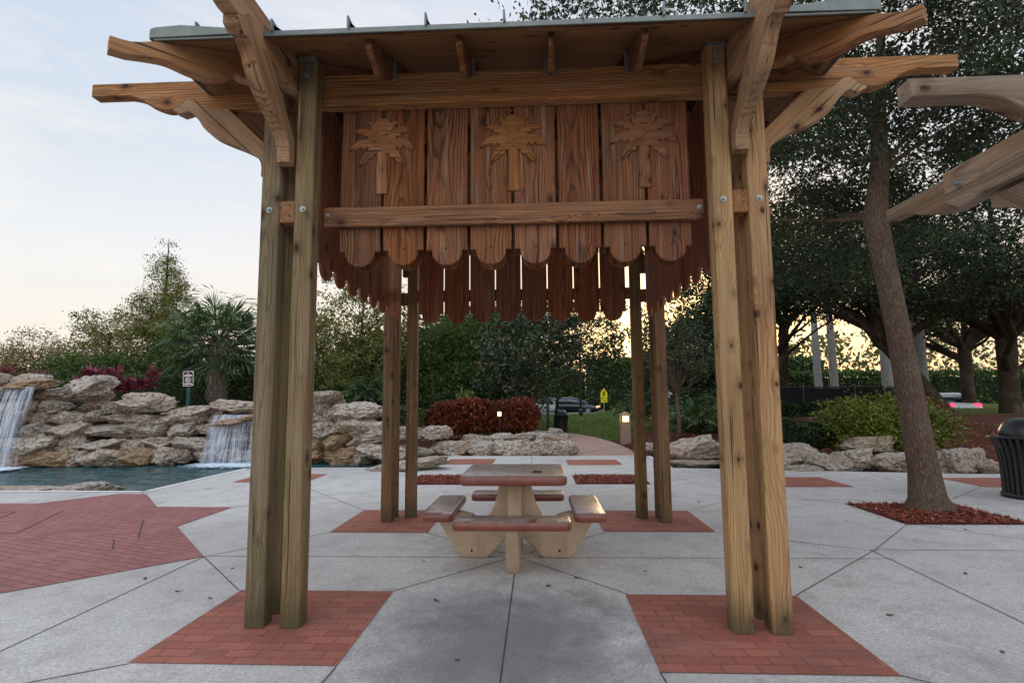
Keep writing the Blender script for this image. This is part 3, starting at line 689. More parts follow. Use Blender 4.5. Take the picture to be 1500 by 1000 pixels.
    for x in (-.9, -.3, .3, .9):
        y0 = -.40; zt = lambda y: zE+.4*(y+.48)-.004
        prof = [(y0, zt(y0)), (y0-.02, zt(y0)-.055)]+smooth_curve([(y0-.01, zt(y0)-.07), (y0+.05, zt(y0)-.095), (y0+.13, zt(y0)-.10), (y0+.2, zt(y0)-.13), (y0+.27, zt(y0)-.13)], 3)+[(.2, zt(.2)-.155), (CYC-abs(x)-.02, zt(CYC-abs(x)-.02)-.155), (CYC-abs(x)-.02, zt(CYC-abs(x)-.02))]
        mb = MB(); prism(mb, prof, rot_side(k, (x, 0, 0)), rdir(k, (0, 1, 0)), (0, 0, 1), rdir(k, (1, 0, 0)), .042, .004); rf = mb.build('rafter', 'rafter', pav)
        mb = MB()
        for s_ in (-1, 1):
            box(mb, rot_side(k, (x+s_*.03, .127, 3.9)), rot_side(k, (x+s_*.03, .127, 4.06)), .03, .004, .001, rdir(k, (0, 1, 0)))
        mb.build('hurricane_tie', 'galv', rf)
    # hip rafter with curled tail
    dg = rdir(k, (-1, -1, 0)).normalized(); cc = rot_side(k, (-1.6, .19, 0)); sl_ = .4/math.sqrt(2); d0 = (EO-1.6)*math.sqrt(2)
    zt = lambda d: zE-.012-sl_*(d-d0)
    e = 1.21
    up = [(-2.2, zt(-2.2)), (.9, zt(.9))]+smooth_curve([(.95, zt(.95)), (1.0, zt(1.0)-.004), (1.1, 3.765), (e, 3.755)], 3)
    lo = [(e, 3.665)]+smooth_curve([(1.12, 3.67), (1.0, 3.70), (.9, 3.715), (.78, 3.70), (.66, 3.70), (.55, 3.74), (.49, 3.80)], 4)+[(.45, 3.785), (.36, 3.79), (.3, zt(.3)-.205), (-2.2, zt(-2.2)-.205)]
    mb = MB(); prism(mb, up+lo, cc, dg, (0, 0, 1), dg.cross(V((0, 0, 1))), .09, .005); mb.build('hip_rafter', 'hip', pav)
# carved palms on the front boards
def palm_carving(xc, zc):
    mb = MB(); y = .2395
    prism(mb, [(-.045, 3.06), (.045, 3.06), (.034, 3.46), (-.034, 3.46)], (xc, y, 0), (1, 0, 0), (0, 0, 1), (0, -1, 0), .024, .005, True)
    prism(mb, [(.10*math.cos(R(a)), 3.52+(.115 if a < 180 else .10)*math.sin(R(a))*(1.25 if 40 < a < 140 else 1)) for a in range(0, 360, 20)], (xc, y+.0012, 0), (1, 0, 0), (0, 0, 1), (0, -1, 0), .022, .005)
    for j, (tx, tz, ux, uz, w) in enumerate(((.125, 3.635, .035, 3.66, .045), (.225, 3.545, .12, 3.66, .07), (.255, 3.40, .19, 3.56, .085), (.175, 3.275, .15, 3.43, .075))):
        for s_ in (-1, 1):
            top = []; bot = []; o = (.0, 3.46)
            for i in range(10):
                t = i/9; x = 2*t*(1-t)*ux+t*t*tx; z = o[1]*(1-t)**2+2*t*(1-t)*uz+t*t*tz
                ww = w*math.sin(math.pi*min(.22+t*.78, 1))**.6*(1 if i % 3 else .74)
                tx_ = 2*(1-t)*ux+2*t*(tx-ux); tz_ = 2*(1-t)*(uz-o[1])+2*t*(tz-uz); tl = math.hypot(tx_, tz_)+1e-6
                top.append((s_*x, z)); bot.append((s_*(x+ww*tz_/tl), z-ww*tx_/tl))
            prism(mb, top+bot[::-1], (xc, y-.0018*j-.0006*(s_+1), 0), (1, 0, 0), (0, 0, 1), (0, -1, 0), .022, .005)
    mb.build('palm_carving', 'carve', pav)
for xc in (-.985, .02, 1.0): palm_carving(xc, 3.43)

# ------------------------------------------------------------------ lower pergola beside the camera
pg = thing('wooden_pergola', 'grey weathered timber pergola with curled beam ends at the right edge, nearest the camera', 'pergola', (3.5, -3.0, 0))
for x in (2.42, 4.6):
    prof = [(0, 0), (0, -.07)]+smooth_curve([(.12, -.072), (.2, -.09), (.34, -.145), (.5, -.18), (.64, -.175)], 4)+[(3.9, -.17), (3.9, 0)]
    mb = MB(); prism(mb, prof, (x, -.30, 2.66), (0, -1, 0), (0, 0, 1), (1, 0, 0), .09, .006); b_ = mb.build('beam', 'greyarm', pg)
    mb = MB(); prism(mb, [(0, .01), (0, -.15), (.09, -.205), (.3, -.18), (3.3, -.18), (3.3, .01)], (x-.072, -.86, 2.655), (0, -1, 0), (0, 0, 1), (1, 0, 0), .045, .005); mb.build('scab_plank', 'greyarm', pg)
    bolt(b_, (x-.095, -.97, 2.57), (-1, 0, 0), .02)
    for y in (-2.1, -3.9):
        post((x, y, 0), 2.46, pg, .14, 'greyarm')
        s_ = 1 if y > -3 else -1
        prof = [(0, 1.75), (0, 2.0), (.55, 2.46), (.95, 2.46)]+smooth_curve([(.95, 2.40), (.78, 2.33), (.66, 2.2), (.45, 2.08), (.25, 2.0), (.1, 1.9), (.08, 1.75)], 4)
        mb = MB(); prism(mb, prof, (x, y+s_*.07, 0), (0, s_, 0), (0, 0, 1), (1, 0, 0), .09, .005, gang=.7); mb.build('brace', 'greyarm', pg)
for y in (-1.38, -2.1, -2.85, -3.6):
    prof = [(a_, b_*.86) for a_, b_ in arm_profile(3.5, .22, 1.2)]; mb = MB(); prism(mb, prof, (1.81, y, 2.872), (1, 0, 0), (0, 0, 1), (0, -1, 0), .095, .006); mb.build('rafter', 'greyarm', pg)

# ------------------------------------------------------------------ picnic table
def m_top():
    m = N('worn_red_terrazzo'); p = m.objc(); a = m.attr('gr'); s = m.n('ShaderNodeSeparateXYZ', {0: m.n('ShaderNodeNewGeometry').outputs['Normal']})
    vor = m.n('ShaderNodeTexVoronoi', {'Vector': p, 'Scale': 85.0}).outputs['Color']; vv = m.n('ShaderNodeSeparateColor', {0: vor}).outputs[0]
    red = m.mix(m.mapr(m.noise(p, 9, 4), .3, .7), lin(128, 72, 60), lin(106, 58, 50))
    topc = m.mix(vv, lin(122, 104, 94), lin(166, 150, 138))
    topc = m.mix(m.mapr(m.noise(p, 5, 5, .7), .45, .7, 0, .6), topc, lin(108, 92, 84))
    f = m.mapr(m.math('ADD', s.outputs[2], m.mapr(m.noise(p, 7, 4), .3, .7, -.12, .12)), .9, .99)
    col = m.mix(f, red, topc)
    return m.fin(col, m.mapr(m.noise(p, 30, 3), .3, .7, .24, .42), m.bump(vv, .05, .0006), .5)
M['top'] = m_top()
TC = (-.05, 1.75)
tb = thing('picnic_table', 'square concrete picnic table with four attached benches and worn red edges under the pavilion', 'picnic table', (*TC, 0))
def slab(mb, x0, x1, y0, y1, r, z0, z1, rd=.03):
    """rounded slab with bull-nosed edge"""
    vs = []; fs = []; n = None; prof = [(rd, z0), (rd*.3, z0+rd*.3), (0, z0+rd), (0, z1-rd), (rd*.3, z1-rd*.3), (rd, z1)]
    for ins, z in prof:
        ring = rrect(x0+ins, x1-ins, y0+ins, y1-ins, max(r-ins, .01)); n = len(ring); vs += [(x, y, z) for x, y in ring]
    for i in range(len(prof)-1):
        fs += [(i*n+k, i*n+(k+1) % n, (i+1)*n+(k+1) % n, (i+1)*n+k) for k in range(n)]
    fs += [tuple(range(n))[::-1], tuple(range((len(prof)-1)*n, len(prof)*n))]
    mb.add(vs, fs)
mb = MB(); slab(mb, TC[0]-.485, TC[0]+.485, TC[1]-.485, TC[1]+.485, .06, .735, .825, .025); mb.build('tabletop', 'top', tb, True).data.set_sharp_from_angle(angle=R(40))
for (x0, x1, y0, y1) in ((-.5, .5, -.83, -.54), (-.5, .5, .54, .83), (-.83, -.54, -.5, .5), (.54, .83, -.5, .5)):
    mb = MB(); slab(mb, TC[0]+x0, TC[0]+x1, TC[1]+y0, TC[1]+y1, .05, .42, .5, .024); mb.build('seat', 'top', tb, True).data.set_sharp_from_angle(angle=R(40))
for ax, s_ in ((0, 1), (0, -1), (1, 1), (1, -1)):
    ex = V((s_, 0, 0)) if ax == 0 else V((0, s_, 0))
    prof = [(.05, .19), (.10, .17), (.27, 0), (.53, 0), (.79, .41), (.79, .425), (.52, .425), (.42, .40), (.34, .33), (.05, .33)]
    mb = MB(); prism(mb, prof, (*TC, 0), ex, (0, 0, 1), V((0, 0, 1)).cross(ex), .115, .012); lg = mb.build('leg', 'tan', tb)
    mb = MB(); q = V((*TC, .07))+ex*.42+V((0, 0, 1)).cross(ex)*(-.0575 if (ax == 0 and s_ > 0) or ax == 1 else .0575); n_ = (q-(V((*TC, .07))+ex*.42)).normalized(); cyl(mb, q, q+n_*.002, .012); mb.build('bolt_hole', 'black', lg)
mb = MB()
for s_ in (-1, 1):
    pr = [(0.004*s_, .735), (.15*s_, .735), (.165*s_, .62), (.2*s_, .5), (.26*s_, .38), (.30*s_, .30), (.30*s_, .24), (.004*s_, .16)]
    prism(mb, pr, (TC[0], TC[1], 0), (1, 0, 0), (0, 0, 1), (0, -1, 0), .13, .01)
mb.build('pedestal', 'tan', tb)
mb = MB()
for s_ in (-1, 1):
    pr = [(0.07*s_, .735), (.16*s_, .735), (.2*s_, .5), (.28*s_, .32), (.28*s_, .24), (.07*s_, .18)]
    prism(mb, pr, (TC[0], TC[1], 0), (0, 1, 0), (0, 0, 1), (1, 0, 0), .13, .01)
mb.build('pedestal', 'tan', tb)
for x in (-.085, .06):
    mb = MB(); box(mb, (TC[0]+x, TC[1]-.062, .655), (TC[0]+x, TC[1]-.068, .655), .05, .055, .001); pl = mb.build('bolt_plate', 'tan', tb)
    bolt(pl, (TC[0]+x, TC[1]-.068, .655), (0, -1, 0), .012)
lt = MB(); tube(lt, [(.13, 1.49, .835), (.155, 1.5, .839), (.185, 1.49, .836)], [.008, .013, .008], 6); tube(lt, [(.19, 1.5, .834), (.21, 1.505, .836)], [.008, .01], 6)
tag(lt.build('crumpled_wrapper', 'dry'), 'small crumpled scrap of litter on the picnic tabletop', 'litter')

# ------------------------------------------------------------------ rocks
def rock_mesh(seed, sub=5, sx=1, sy=.75, sz=.5, rough=1.0):
    import bmesh
    bm = bmesh.new(); bmesh.ops.create_icosphere(bm, subdivisions=sub, radius=1.0); o = V((seed*13.7, seed*5.1, seed*2.3)); rr = random.Random(seed)
    pl = []
    for i in range(15):     # broken faces
        n = V((rr.gauss(0, 1), rr.gauss(0, 1), rr.gauss(0, 1))).normalized(); pl.append((n, rr.uniform(.74, 1.0)))
    pl += [(V((0, 0, 1)), .82), (V((0, 0, -1)), .8), (V((1, .1, 0)).normalized(), .95), (V((-1, .1, 0)).normalized(), .95)]
    for v in bm.verts:
        p = v.co.normalized(); r = 1.25
        for n, d in pl:
            c = p.dot(n)
            if c > .05: r = min(r, d/c) if d/c < r-.03 else r-max(0, (.03-(d/c-r))*.25)
        q = p*r
        n1 = mnoise.fractal(q*1.4+o, 1, 2, 3); n2 = abs(mnoise.noise(q*2.6+o*1.3)); n3 = mnoise.fractal(q*6+o, .8, 2, 4)
        qa = V((q.x, q.y*.85, q.z*.62)); crk = abs(mnoise.noise(qa*2.0+o*.7)); pit = mnoise.voronoi(qa*4.6+o)[0][0]; n3 = mnoise.fractal(qa*6+o, .8, 2, 4); n2 = abs(mnoise.noise(qa*3.1+o*1.3))
        r *= 1+.15*n1+.085*n3*rough-.09*max(0, .09-crk)/.09*rough-.10*max(0, .26-pit)/.26*rough-.06*max(0, .12-n2)/.12
        q = p*r; v.co = (q.x*sx, q.y*sy, q.z*sz)
    me = bpy.data.meshes.new('rock'); bm.to_mesh(me); bm.free(); me.polygons.foreach_set('use_smooth', [True]*len(me.polygons)); return me
RM = [rock_mesh(i+1, 5, .5, .42, .3) for i in range(9)]
RMW = []
for me in RM[:5]:
    c = me.copy(); c.materials.append(M['rockwet']); RMW.append(c)
for me in RM: me.materials.append(M['rock'])
ORD = ['first', 'second', 'third', 'fourth', 'fifth', 'sixth', 'seventh', 'eighth', 'ninth', 'tenth', 'eleventh', 'twelfth', 'thirteenth', 'fourteenth', 'fifteenth', 'sixteenth', 'seventeenth', 'eighteenth', 'nineteenth', 'twentieth']
def rock(p, size, rz, label, group=None, tilt=0.0, wet=False, i=None):
    ms = RMW if wet else RM; me = ms[(random.randrange(len(ms)) if i is None else i) % len(ms)]
    o = link('boulder', me); o.location = p; o.scale = size; o.rotation_euler = (random.uniform(-.15, .15), tilt+random.uniform(-.13, .13), rz+random.choice((0, math.pi)))
    return tag(o, label, 'rock', group)
def along(path, s):
    L = [(V(b)-V(a)).length for a, b in zip(path, path[1:])]; T = sum(L); d = s*T
    for (a, b), l in zip(zip(path, path[1:]), L):
        if d <= l: return V(a)+(V(b)-V(a))*(d/l), math.atan2((V(b)-V(a)).y, (V(b)-V(a)).x)
        d -= l
    return V(path[-1]), math.atan2((V(b)-V(a)).y, (V(b)-V(a)).x)
WALL = [(-15.6, 8.6), (-13.6, 9.7), (-12.4, 10.2), (-10, 10.35), (-8.2, 10.75), (-6.8, 10.9), (-5.4, 10.6), (-4.3, 10.4)]
HT = [2.05, 2.1, 2.05, 1.55, 1.2, 1.35, 1.5, 1.05]
def wall_h(s):
    x = s*(len(HT)-1); i = min(int(x), len(HT)-2); return HT[i]+(HT[i+1]-HT[i])*(x-i)
zname = ['waterline', 'second', 'third', 'fourth', 'fifth', 'sixth', 'seventh']
zc = -.12; course = 0; tallest = 2.1
while zc < tallest:
    ch_ = (.38, .36, .36, .35, .35, .35, .35, .35)[course]; s = .0; row = []
    while s < 1:
        w = random.choice((.45, .55, .7, .85, 1.0, 1.3)); ds = w/12.4; sm = s+ds/2
        if sm > 1.02: break
        if zc+ch_*.55 < wall_h(min(sm, 1)): row.append((sm, w))
        s += ds*.86
    for j, (sm, w) in enumerate(row):
        p, a = along(WALL, min(sm, 1)); back = .05+.2*course+random.uniform(-.2, .12); n = V((-math.sin(a), math.cos(a)))
        p = p+n*back; top = zc+ch_ >= wall_h(min(sm, 1))-.25
        d = 1.15
        wet = p.x < -11.6 and random.random() < (.35 if course < 3 else .15) or (course == 0 and random.random() < .3) or (abs(p.x+5.3) < .7 and course < 2)
        hh = ch_*(1.15 if top else 1.06)*random.choice((.8, 1, 1, 1.2, 1.4))
        wh = ORD[j] if j < 20 else 'last'
        rock((p.x, p.y+.25, zc+ch_*.5+random.uniform(-.05, .06)), (w*1.10, d*1.1, hh/.6*1.2), a+random.uniform(-.25, .25), f'{"rusty wet" if wet else "pale tan"} boulder in the waterfall wall, {wh} from left in {zname[course]} course', 'boulders of the waterfall wall', wet=wet)
    zc += ch_*.93; course += 1
    if course > 6: break
# cap rocks
for x, y, z, s_, lb, wt in ((-12.0, 10.9, 1.98, (1.25, 1.2, 1.1), 'large rounded grey boulder capping the wall right of the left waterfall', 0), (-10.5, 10.95, 1.5, (1.5, 1.3, 1.05), 'wide flat pale boulder on top of the wall before the clipped hedge', 0), (-13.35, 10.4, 2.0, (1.5, 1.3, .5), 'flat brown lip stone the left waterfall pours over', 1),
    (-8.05, 11.15, 1.38, (1.5, 1.2, .62), 'long brown boulder above the middle waterfall, before the palm trunk', 0), (-7.7, 11.0, 1.08, (1.9, 1.5, .4), 'flat tan lip stone the middle waterfall pours over', 1), (-9.4, 11.2, 1.25, (1.3, 1.1, .6), 'low grey boulder on the wall below the brown sign', 0),
    (-5.6, 11.2, 1.62, (.9, .9, .55), 'small pinkish boulder topping the wall right of the left front posts', 0), (-4.75, 11.1, 1.25, (1.5, 1.2, .85), 'big rough grey boulder in the wall left of the back left posts', 0)):
    rock((x, y, z), s_, random.uniform(-.2, .2), lb, 'boulders of the waterfall wall', wet=bool(wt))
for x, y, z, s_, rz, lb in ((-3.75, 10.75, .62, (1.9, 1.3, .75), 0, 'long tan slab behind the back left posts, upper of two'), (-3.7, 10.5, .2, (1.6, 1.2, .75), .1, 'blocky grey boulder behind the back left posts, lower of two'), (-2.75, 11.9, .62, (1.0, 1.0, .7), .3, 'rounded pale boulder between the back left posts and red hedge'), (-3.2, 11.5, .1, (1.2, 1.0, .6), .2, 'low boulder at the pool corner behind the back left posts'),
    (-2.75, 8.55, .07, (1.95, 1.0, .5), .06, 'flat boulder lying on the plaza at the pool corner'), (-7.95, 5.98, -.06, (1.15, .75, .55), .25, 'tan boulder breaking the water by the near pool edge'), (-9.3, 6.1, -.1, (1.6, .6, .35), .1, 'low wet boulder at the near pool edge, left of frame')):
    rock((x, y, z), s_, rz, lb)
x = -2.75; j = 0
while x < .75:   # low edging along the back of the plaza
    w = random.uniform(.7, 1.1)
    rock((x+w/2, 11.75+random.uniform(-.03, .08), .17), (w*1.2, .95, .85), random.uniform(-.15, .15), f'low grey edging boulder on the plaza rim below the red hedge, {ORD[j]} from the left', 'edging boulders below the red hedge'); j += 1; x += w*.87
j = 0
for x, y, z, s_ in ((-.35, 12.35, .42, (.9, .7, .5)), (.25, 12.5, .40, (.8, .8, .55)), (.7, 12.1, .35, (.75, .7, .7)), (-.9, 12.6, .40, (.9, .8, .5)), (.65, 12.9, .5, (.55, .5, .6)), (-1.7, 12.9, .35, (1.0, .8, .5)), (.1, 13.3, .42, (.9, .8, .45))):
    rock((x, y, z), s_, random.uniform(-.5, .5), f'small pale rubble boulder left of the brick path, {ORD[j]} in its heap', 'rubble boulders by the path'); j += 1
j = 0
for x, y, z, s_, rz in ((3.25, 11.9, .15, (.8, .7, .55), .2), (4.0, 10.5, .24, (1.6, 1.2, 1.15), .1), (5.15, 10.35, .32, (1.1, 1.1, 1.2), .3), (3.9, 10.0, -.06, (1.8, .6, .35), 0), (5.2, 9.75, -.02, (1.6, .7, .5), .1), (5.3, 8.75, .05, (1.0, .7, .6), .1),
    (5.85, 9.1, .22, (1.25, .9, 1.05), -.1), (6.35, 8.55, .1, (.9, .7, .8), 0), (6.95, 8.7, .16, (1.0, .9, .85), .1), (7.6, 8.4, .14, (.95, .85, .8), -.2), (8.3, 8.25, .16, (.8, .8, .95), -.1), (5.7, 8.35, .0, (1.0, .6, .4), .1), (7.6, 9.3, .45, (1.1, .8, .7), 0), (8.75, 8.0, .22, (.75, .7, .95), .2), (9.1, 7.95, .1, (.6, .6, .6), .2)):
    rock((x, y, z), s_, rz, f'weathered boulder edging the planting right of the path, {ORD[j]} counting from the path', 'boulders right of the path'); j += 1

# ------------------------------------------------------------------ waterfalls
def waterfall(x0, x1, y, ztop, zbot, label, n, out=.35, dens=1.0):
    root = thing('waterfall', label, 'waterfall', ((x0+x1)/2, y, zbot)); mb = MB(); w = x1-x0
    for ly in range(4):
        nx, nz = max(int(w/.03), 8), 14; vs = []; gs = []; o1 = random.uniform(0, 50); oo = out*(.75+.13*ly)
        for j in range(nz+1):
            for i in range(nx+1):
                t = j/nz; u = i/nx; x = x0+w*u; jx = mnoise.noise(V((x*4, o1, t*1.5)))
                edge_ = 1+.16*t; X = (x0+x1)/2+(x-(x0+x1)/2)*edge_+.03*jx
                vs.append((X, y+.12-oo*t**.75+.07*mnoise.noise(V((x*5, o1+3, t))), ztop+.03*mnoise.noise(V((x*3, 1, 2)))-(ztop-zbot)*t**1.5)); gs.append((t*1.2+o1, x+ly*7.3, u if u < .5 else 1-u))
        mb.add(vs, [(j*(nx+1)+i, j*(nx+1)+i+1, (j+1)*(nx+1)+i+1, (j+1)*(nx+1)+i) for j in range(nz) for i in range(nx)], gs)
    mb.build('falling_water', 'fall', root)
    mb = MB(); vs = []; lv = []; m_ = 24; q = 8
    for a in range(q+1):
        for b in range(m_+1):
            u = b/m_*2-1; v = a/q; X = (x0+x1)/2+u*((x1-x0)/2+.5); Y = y-out+.3-v*1.1
            vs.append((X, Y, zbot+.03+.05*(1-v)*random.random())); lv.append(max(0, (1-abs(u)**3)*(1-abs(v-.3)*1.3)))
    mb.add(vs, [(a*(m_+1)+b+1, a*(m_+1)+b, (a+1)*(m_+1)+b, (a+1)*(m_+1)+b+1) for a in range(q) for b in range(m_)])
    tag(mb.build('foam', 'foam', root, True, lv), kind='stuff'); return root
waterfall(-13.75, -12.85, 9.95, 1.97, -.12, 'tall white waterfall splitting over rust brown rocks at the far left', 105, .55)
waterfall(-8.45, -6.75, 10.55, 1.17, -.12, 'wide veil waterfall pouring into the pool left of the front left posts', 125, .35)

# ------------------------------------------------------------------ street furniture
def trash_can(x, y, z, label, sc=1.0, parts=True):
    t = thing('trash_can', label, 'trash can', (x, y, z)); H = .93*sc
    mb = MB(); lathe(mb, [(.30*sc, .04*sc), (.31*sc, H*.5), (.33*sc, H*.97), (0, H*.97)], (x, y, z), 28); mb.build('liner', 'black', t, True)
    mb = MB()
    for i in range(30):
        a = 2*math.pi*i/30; c, s_ = math.cos(a), math.sin(a); pts = [(.335, .05), (.335, .3), (.345, .6), (.375, .8), (.43, .95)]
        for (r0, z0), (r1, z1) in zip(pts, pts[1:]): box(mb, (x+c*r0*sc, y+s_*r0*sc, z+z0*H), (x+c*r1*sc, y+s_*r1*sc, z+z1*H), .042*sc, .012*sc, .003, (c, s_, 0))
    mb.build('slats', 'blackmetal', t)
    mb = MB(); lathe(mb, [(.30*sc, 0), (.36*sc, 0), (.365*sc, .05*sc), (.35*sc, .07*sc), (.31*sc, .07*sc)], (x, y, z), 30); mb.build('base_ring', 'blackmetal', t, True)
    mb = MB(); lathe(mb, [(.34*sc, H*.955), (.44*sc, H*.95), (.465*sc, H*.965), (.45*sc, H*.985), (.34*sc, H*.985)], (x, y, z), 36); mb.build('top_ring', 'blackmetal', t, True)
    mb = MB(); lathe(mb, [(.33*sc, H*.98), (.335*sc, H*1.02), (.31*sc, H*1.1), (.27*sc, H*1.18), (.2*sc, H*1.25), (.1*sc, H*1.285), (0, H*1.29)], (x, y, z), 30)
    ld = mb.build('lid', 'blackmetal', t, True)
    mb = MB(); prism(mb, rrect(-.14*sc, .14*sc, -.05*sc, .06*sc, .04*sc), (x, y-.303*sc, z+H*1.1), (1, 0, 0), (0, .35, .94), (0, -.94, .35), .02, .004); mb.build('opening', 'black', ld)
trash_can(7.5, 5.0, 0, 'large black slatted litter bin with domed lid standing on the plaza right of the oak', .99)
trash_can(1.22, 22.2, .02, 'small dark litter bin far off beside the brick path', .85)

def bollard(x, y, z, label):
    t = thing('bollard_light', label, 'bollard light', (x, y, z)); h = .17
    mb = MB(); box(mb, (x, y, z-.1), (x, y, z+.72), 2*h, 2*h, .015, (0, 1, 0)); mb.build('column', 'bollard', t)
    mb = MB()
    for sx in (-1, 1):
        for sy in (-1, 1): box(mb, (x+sx*(h-.03), y+sy*(h-.03), z+.72), (x+sx*(h-.03), y+sy*(h-.03), z+.93), .06, .06, .005, (0, 1, 0))
    mb.build('corner_posts', 'bollard', t)
    mb = MB(); box(mb, (x, y, z+.73), (x, y, z+.92), .24, .24, .01, (0, 1, 0)); mb.build('lamp', 'lamp', t)
    mb = MB(); q = h+.02; mb.add([(x-q, y-q, z+.93), (x+q, y-q, z+.93), (x+q, y+q, z+.93), (x-q, y+q, z+.93), (x-q, y-q, z+.98), (x+q, y-q, z+.98), (x+q, y+q, z+.98), (x-q, y+q, z+.98), (x, y, z+1.07)],
        [(3, 2, 1, 0), (0, 1, 5, 4), (1, 2, 6, 5), (2, 3, 7, 6), (3, 0, 4, 7), (4, 5, 8), (5, 6, 8), (6, 7, 8), (7, 4, 8)]); mb.build('cap', 'bollard', t)
bollard(3.2, 15.9, 0, 'lit tan concrete bollard light with pyramid cap beside the brick path')
t = thing('garden_light', 'small glowing garden lamp in front of the red hedge', 'garden light', (-.98, 12.78, .25))
mb = MB(); cyl(mb, (-.98, 12.78, .2), (-.98, 12.78, 1.02), .015); mb.build('stake', 'blackmetal', t)
mb = MB(); lathe(mb, [(.0, 1.03), (.05, 1.03), (.055, 1.15), (0, 1.15)], (-.98, 12.78, 0), 12); mb.build('lamp', 'lamp', t)
mb = MB(); lathe(mb, [(.09, 1.15), (.09, 1.16), (.0, 1.21)], (-.98, 12.78, 0), 12); mb.build('cap', 'blackmetal', t)

# brown notice sign
sx, sy, sz = -10.85, 13.2, 1.25
t = thing('notice_sign', 'small brown no swimming notice on a teal post behind the waterfall wall', 'sign', (sx, sy, sz))
mb = MB(); box(mb, (sx, sy+.04, sz-.1), (sx+.02, sy+.04, sz+.75), .12, .06, .01, (0, 1, 0)); mb.build('post', 'darkgreen', t)
ex = V((.995, .05, .05)).normalized(); ez = V((0, 0, 1)); ez = (ez-ex*ez.dot(ex)).normalized(); ny = ez.cross(ex)*-1; ny = ny if ny.y < 0 else -ny; c = V((sx, sy, sz+1.0))
mb = MB(); prism(mb, rrect(-.165, .165, -.235, .235, .03), c, ex, ez, ny, .012, .002); pn = mb.build('sign_panel', 'white', t)
mb = MB(); prism(mb, rrect(-.145, .145, -.215, .215, .025), c+ny*.007, ex, ez, ny, .004, .001); mb.build('sign_face', 'brownsign', pn)
mb = MB()
prism(mb, rrect(-.12, .12, .07, .115, .008), c+ny*.0105, ex, ez, ny, .003, .0008)
prism(mb, [(-.04, .13), (.04, .13), (.0, .175)], c+ny*.0105, ex, ez, ny, .003, .0008)
prism(mb, rrect(-.12, .12, -.185, -.15, .008), c+ny*.0105, ex, ez, ny, .003, .0008)
m_ = 28; vs = []
for r in (.062, .085):
    for k in range(m_): a = 2*math.pi*k/m_; vs.append(c+ny*.0125+ex*(r*math.cos(a))+ez*(r*math.sin(a)-.045))
mb.add(vs, [(k, (k+1) % m_, m_+(k+1) % m_, m_+k) for k in range(m_)])
prism(mb, [(-.06, .025), (-.045, .04), (.06, -.025), (.045, -.04)], c+ny*.0125-ez*.045, ex, ez, ny, .003, .0008)
prism(mb, [(-.045, -.01), (.0, .012), (.035, -.012), (.04, .0), (0, .03), (-.04, .012)], c+ny*.0105-ez*.055, ex, ez, ny, .003, .0008)
mb.build('sign_symbol', 'white', pn)

# yellow road signs
def ped_sign(x, y, z):
    t = thing('crossing_sign', 'yellow pedestrian crossing sign with plaque on a thin pole by the road', 'road sign', (x, y, z))
    mb = MB(); cyl(mb, (x, y+.03, z-.2), (x, y+.03, z+2.0), .035); mb.build('pole', 'galv', t)
    mb = MB(); prism(mb, [(-.27, 1.33), (.27, 1.33), (.27, 1.72), (0, 2.12), (-.27, 1.72)], (x, y, z), (1, 0, 0), (0, 0, 1), (0, -1, 0), .012, .003); pn = mb.build('sign_panel', 'yellow', t)
    mb = MB(); q = (x, y-.008, z)
    for pr in (rrect(-.045, .045, 1.83, 1.92, .04), [(-.06, 1.8), (.06, 1.8), (.05, 1.62), (-.05, 1.62)], [(-.05, 1.63), (.0, 1.63), (-.06, 1.42), (-.11, 1.44)], [(0, 1.63), (.05, 1.63), (.12, 1.42), (.07, 1.41)], [(-.06, 1.79), (-.05, 1.74), (-.13, 1.65), (-.15, 1.68)], [(.06, 1.79), (.05, 1.74), (.13, 1.65), (.15, 1.68)]):
        prism(mb, pr, q, (1, 0, 0), (0, 0, 1), (0, -1, 0), .004, .001)
    mb.build('sign_symbol', 'black', pn)
    mb = MB(); prism(mb, rrect(-.25, .25, .98, 1.29, .03), (x, y, z), (1, 0, 0), (0, 0, 1), (0, -1, 0), .012, .003); pq = mb.build('plaque', 'yellow', t)
    mb = MB(); prism(mb, [(-.15, 1.22), (-.12, 1.25), (.1, 1.1), (.13, 1.14), (.15, 1.03), (.04, 1.04), (.08, 1.07)], (x, y-.008, z), (1, 0, 0), (0, 0, 1), (0, -1, 0), .004, .001); mb.build('arrow', 'black', pq)
ped_sign(5.33, 40.2, .28)
t = thing('diamond_sign', 'yellow diamond warning sign low on a short post behind the back right posts', 'road sign', (5.05, 20.2, .3))
mb = MB(); cyl(mb, (5.05, 20.23, .1), (5.05, 20.23, 1.0), .03); mb.build('pole', 'blackmetal', t)
mb = MB(); prism(mb, [(0, -.3), (.3, 0), (0, .3), (-.3, 0)], (5.05, 20.2, .86), (1, 0, 0), (0, 0, 1), (0, -1, 0), .012, .003); pn = mb.build('sign_panel', 'yellow', t)
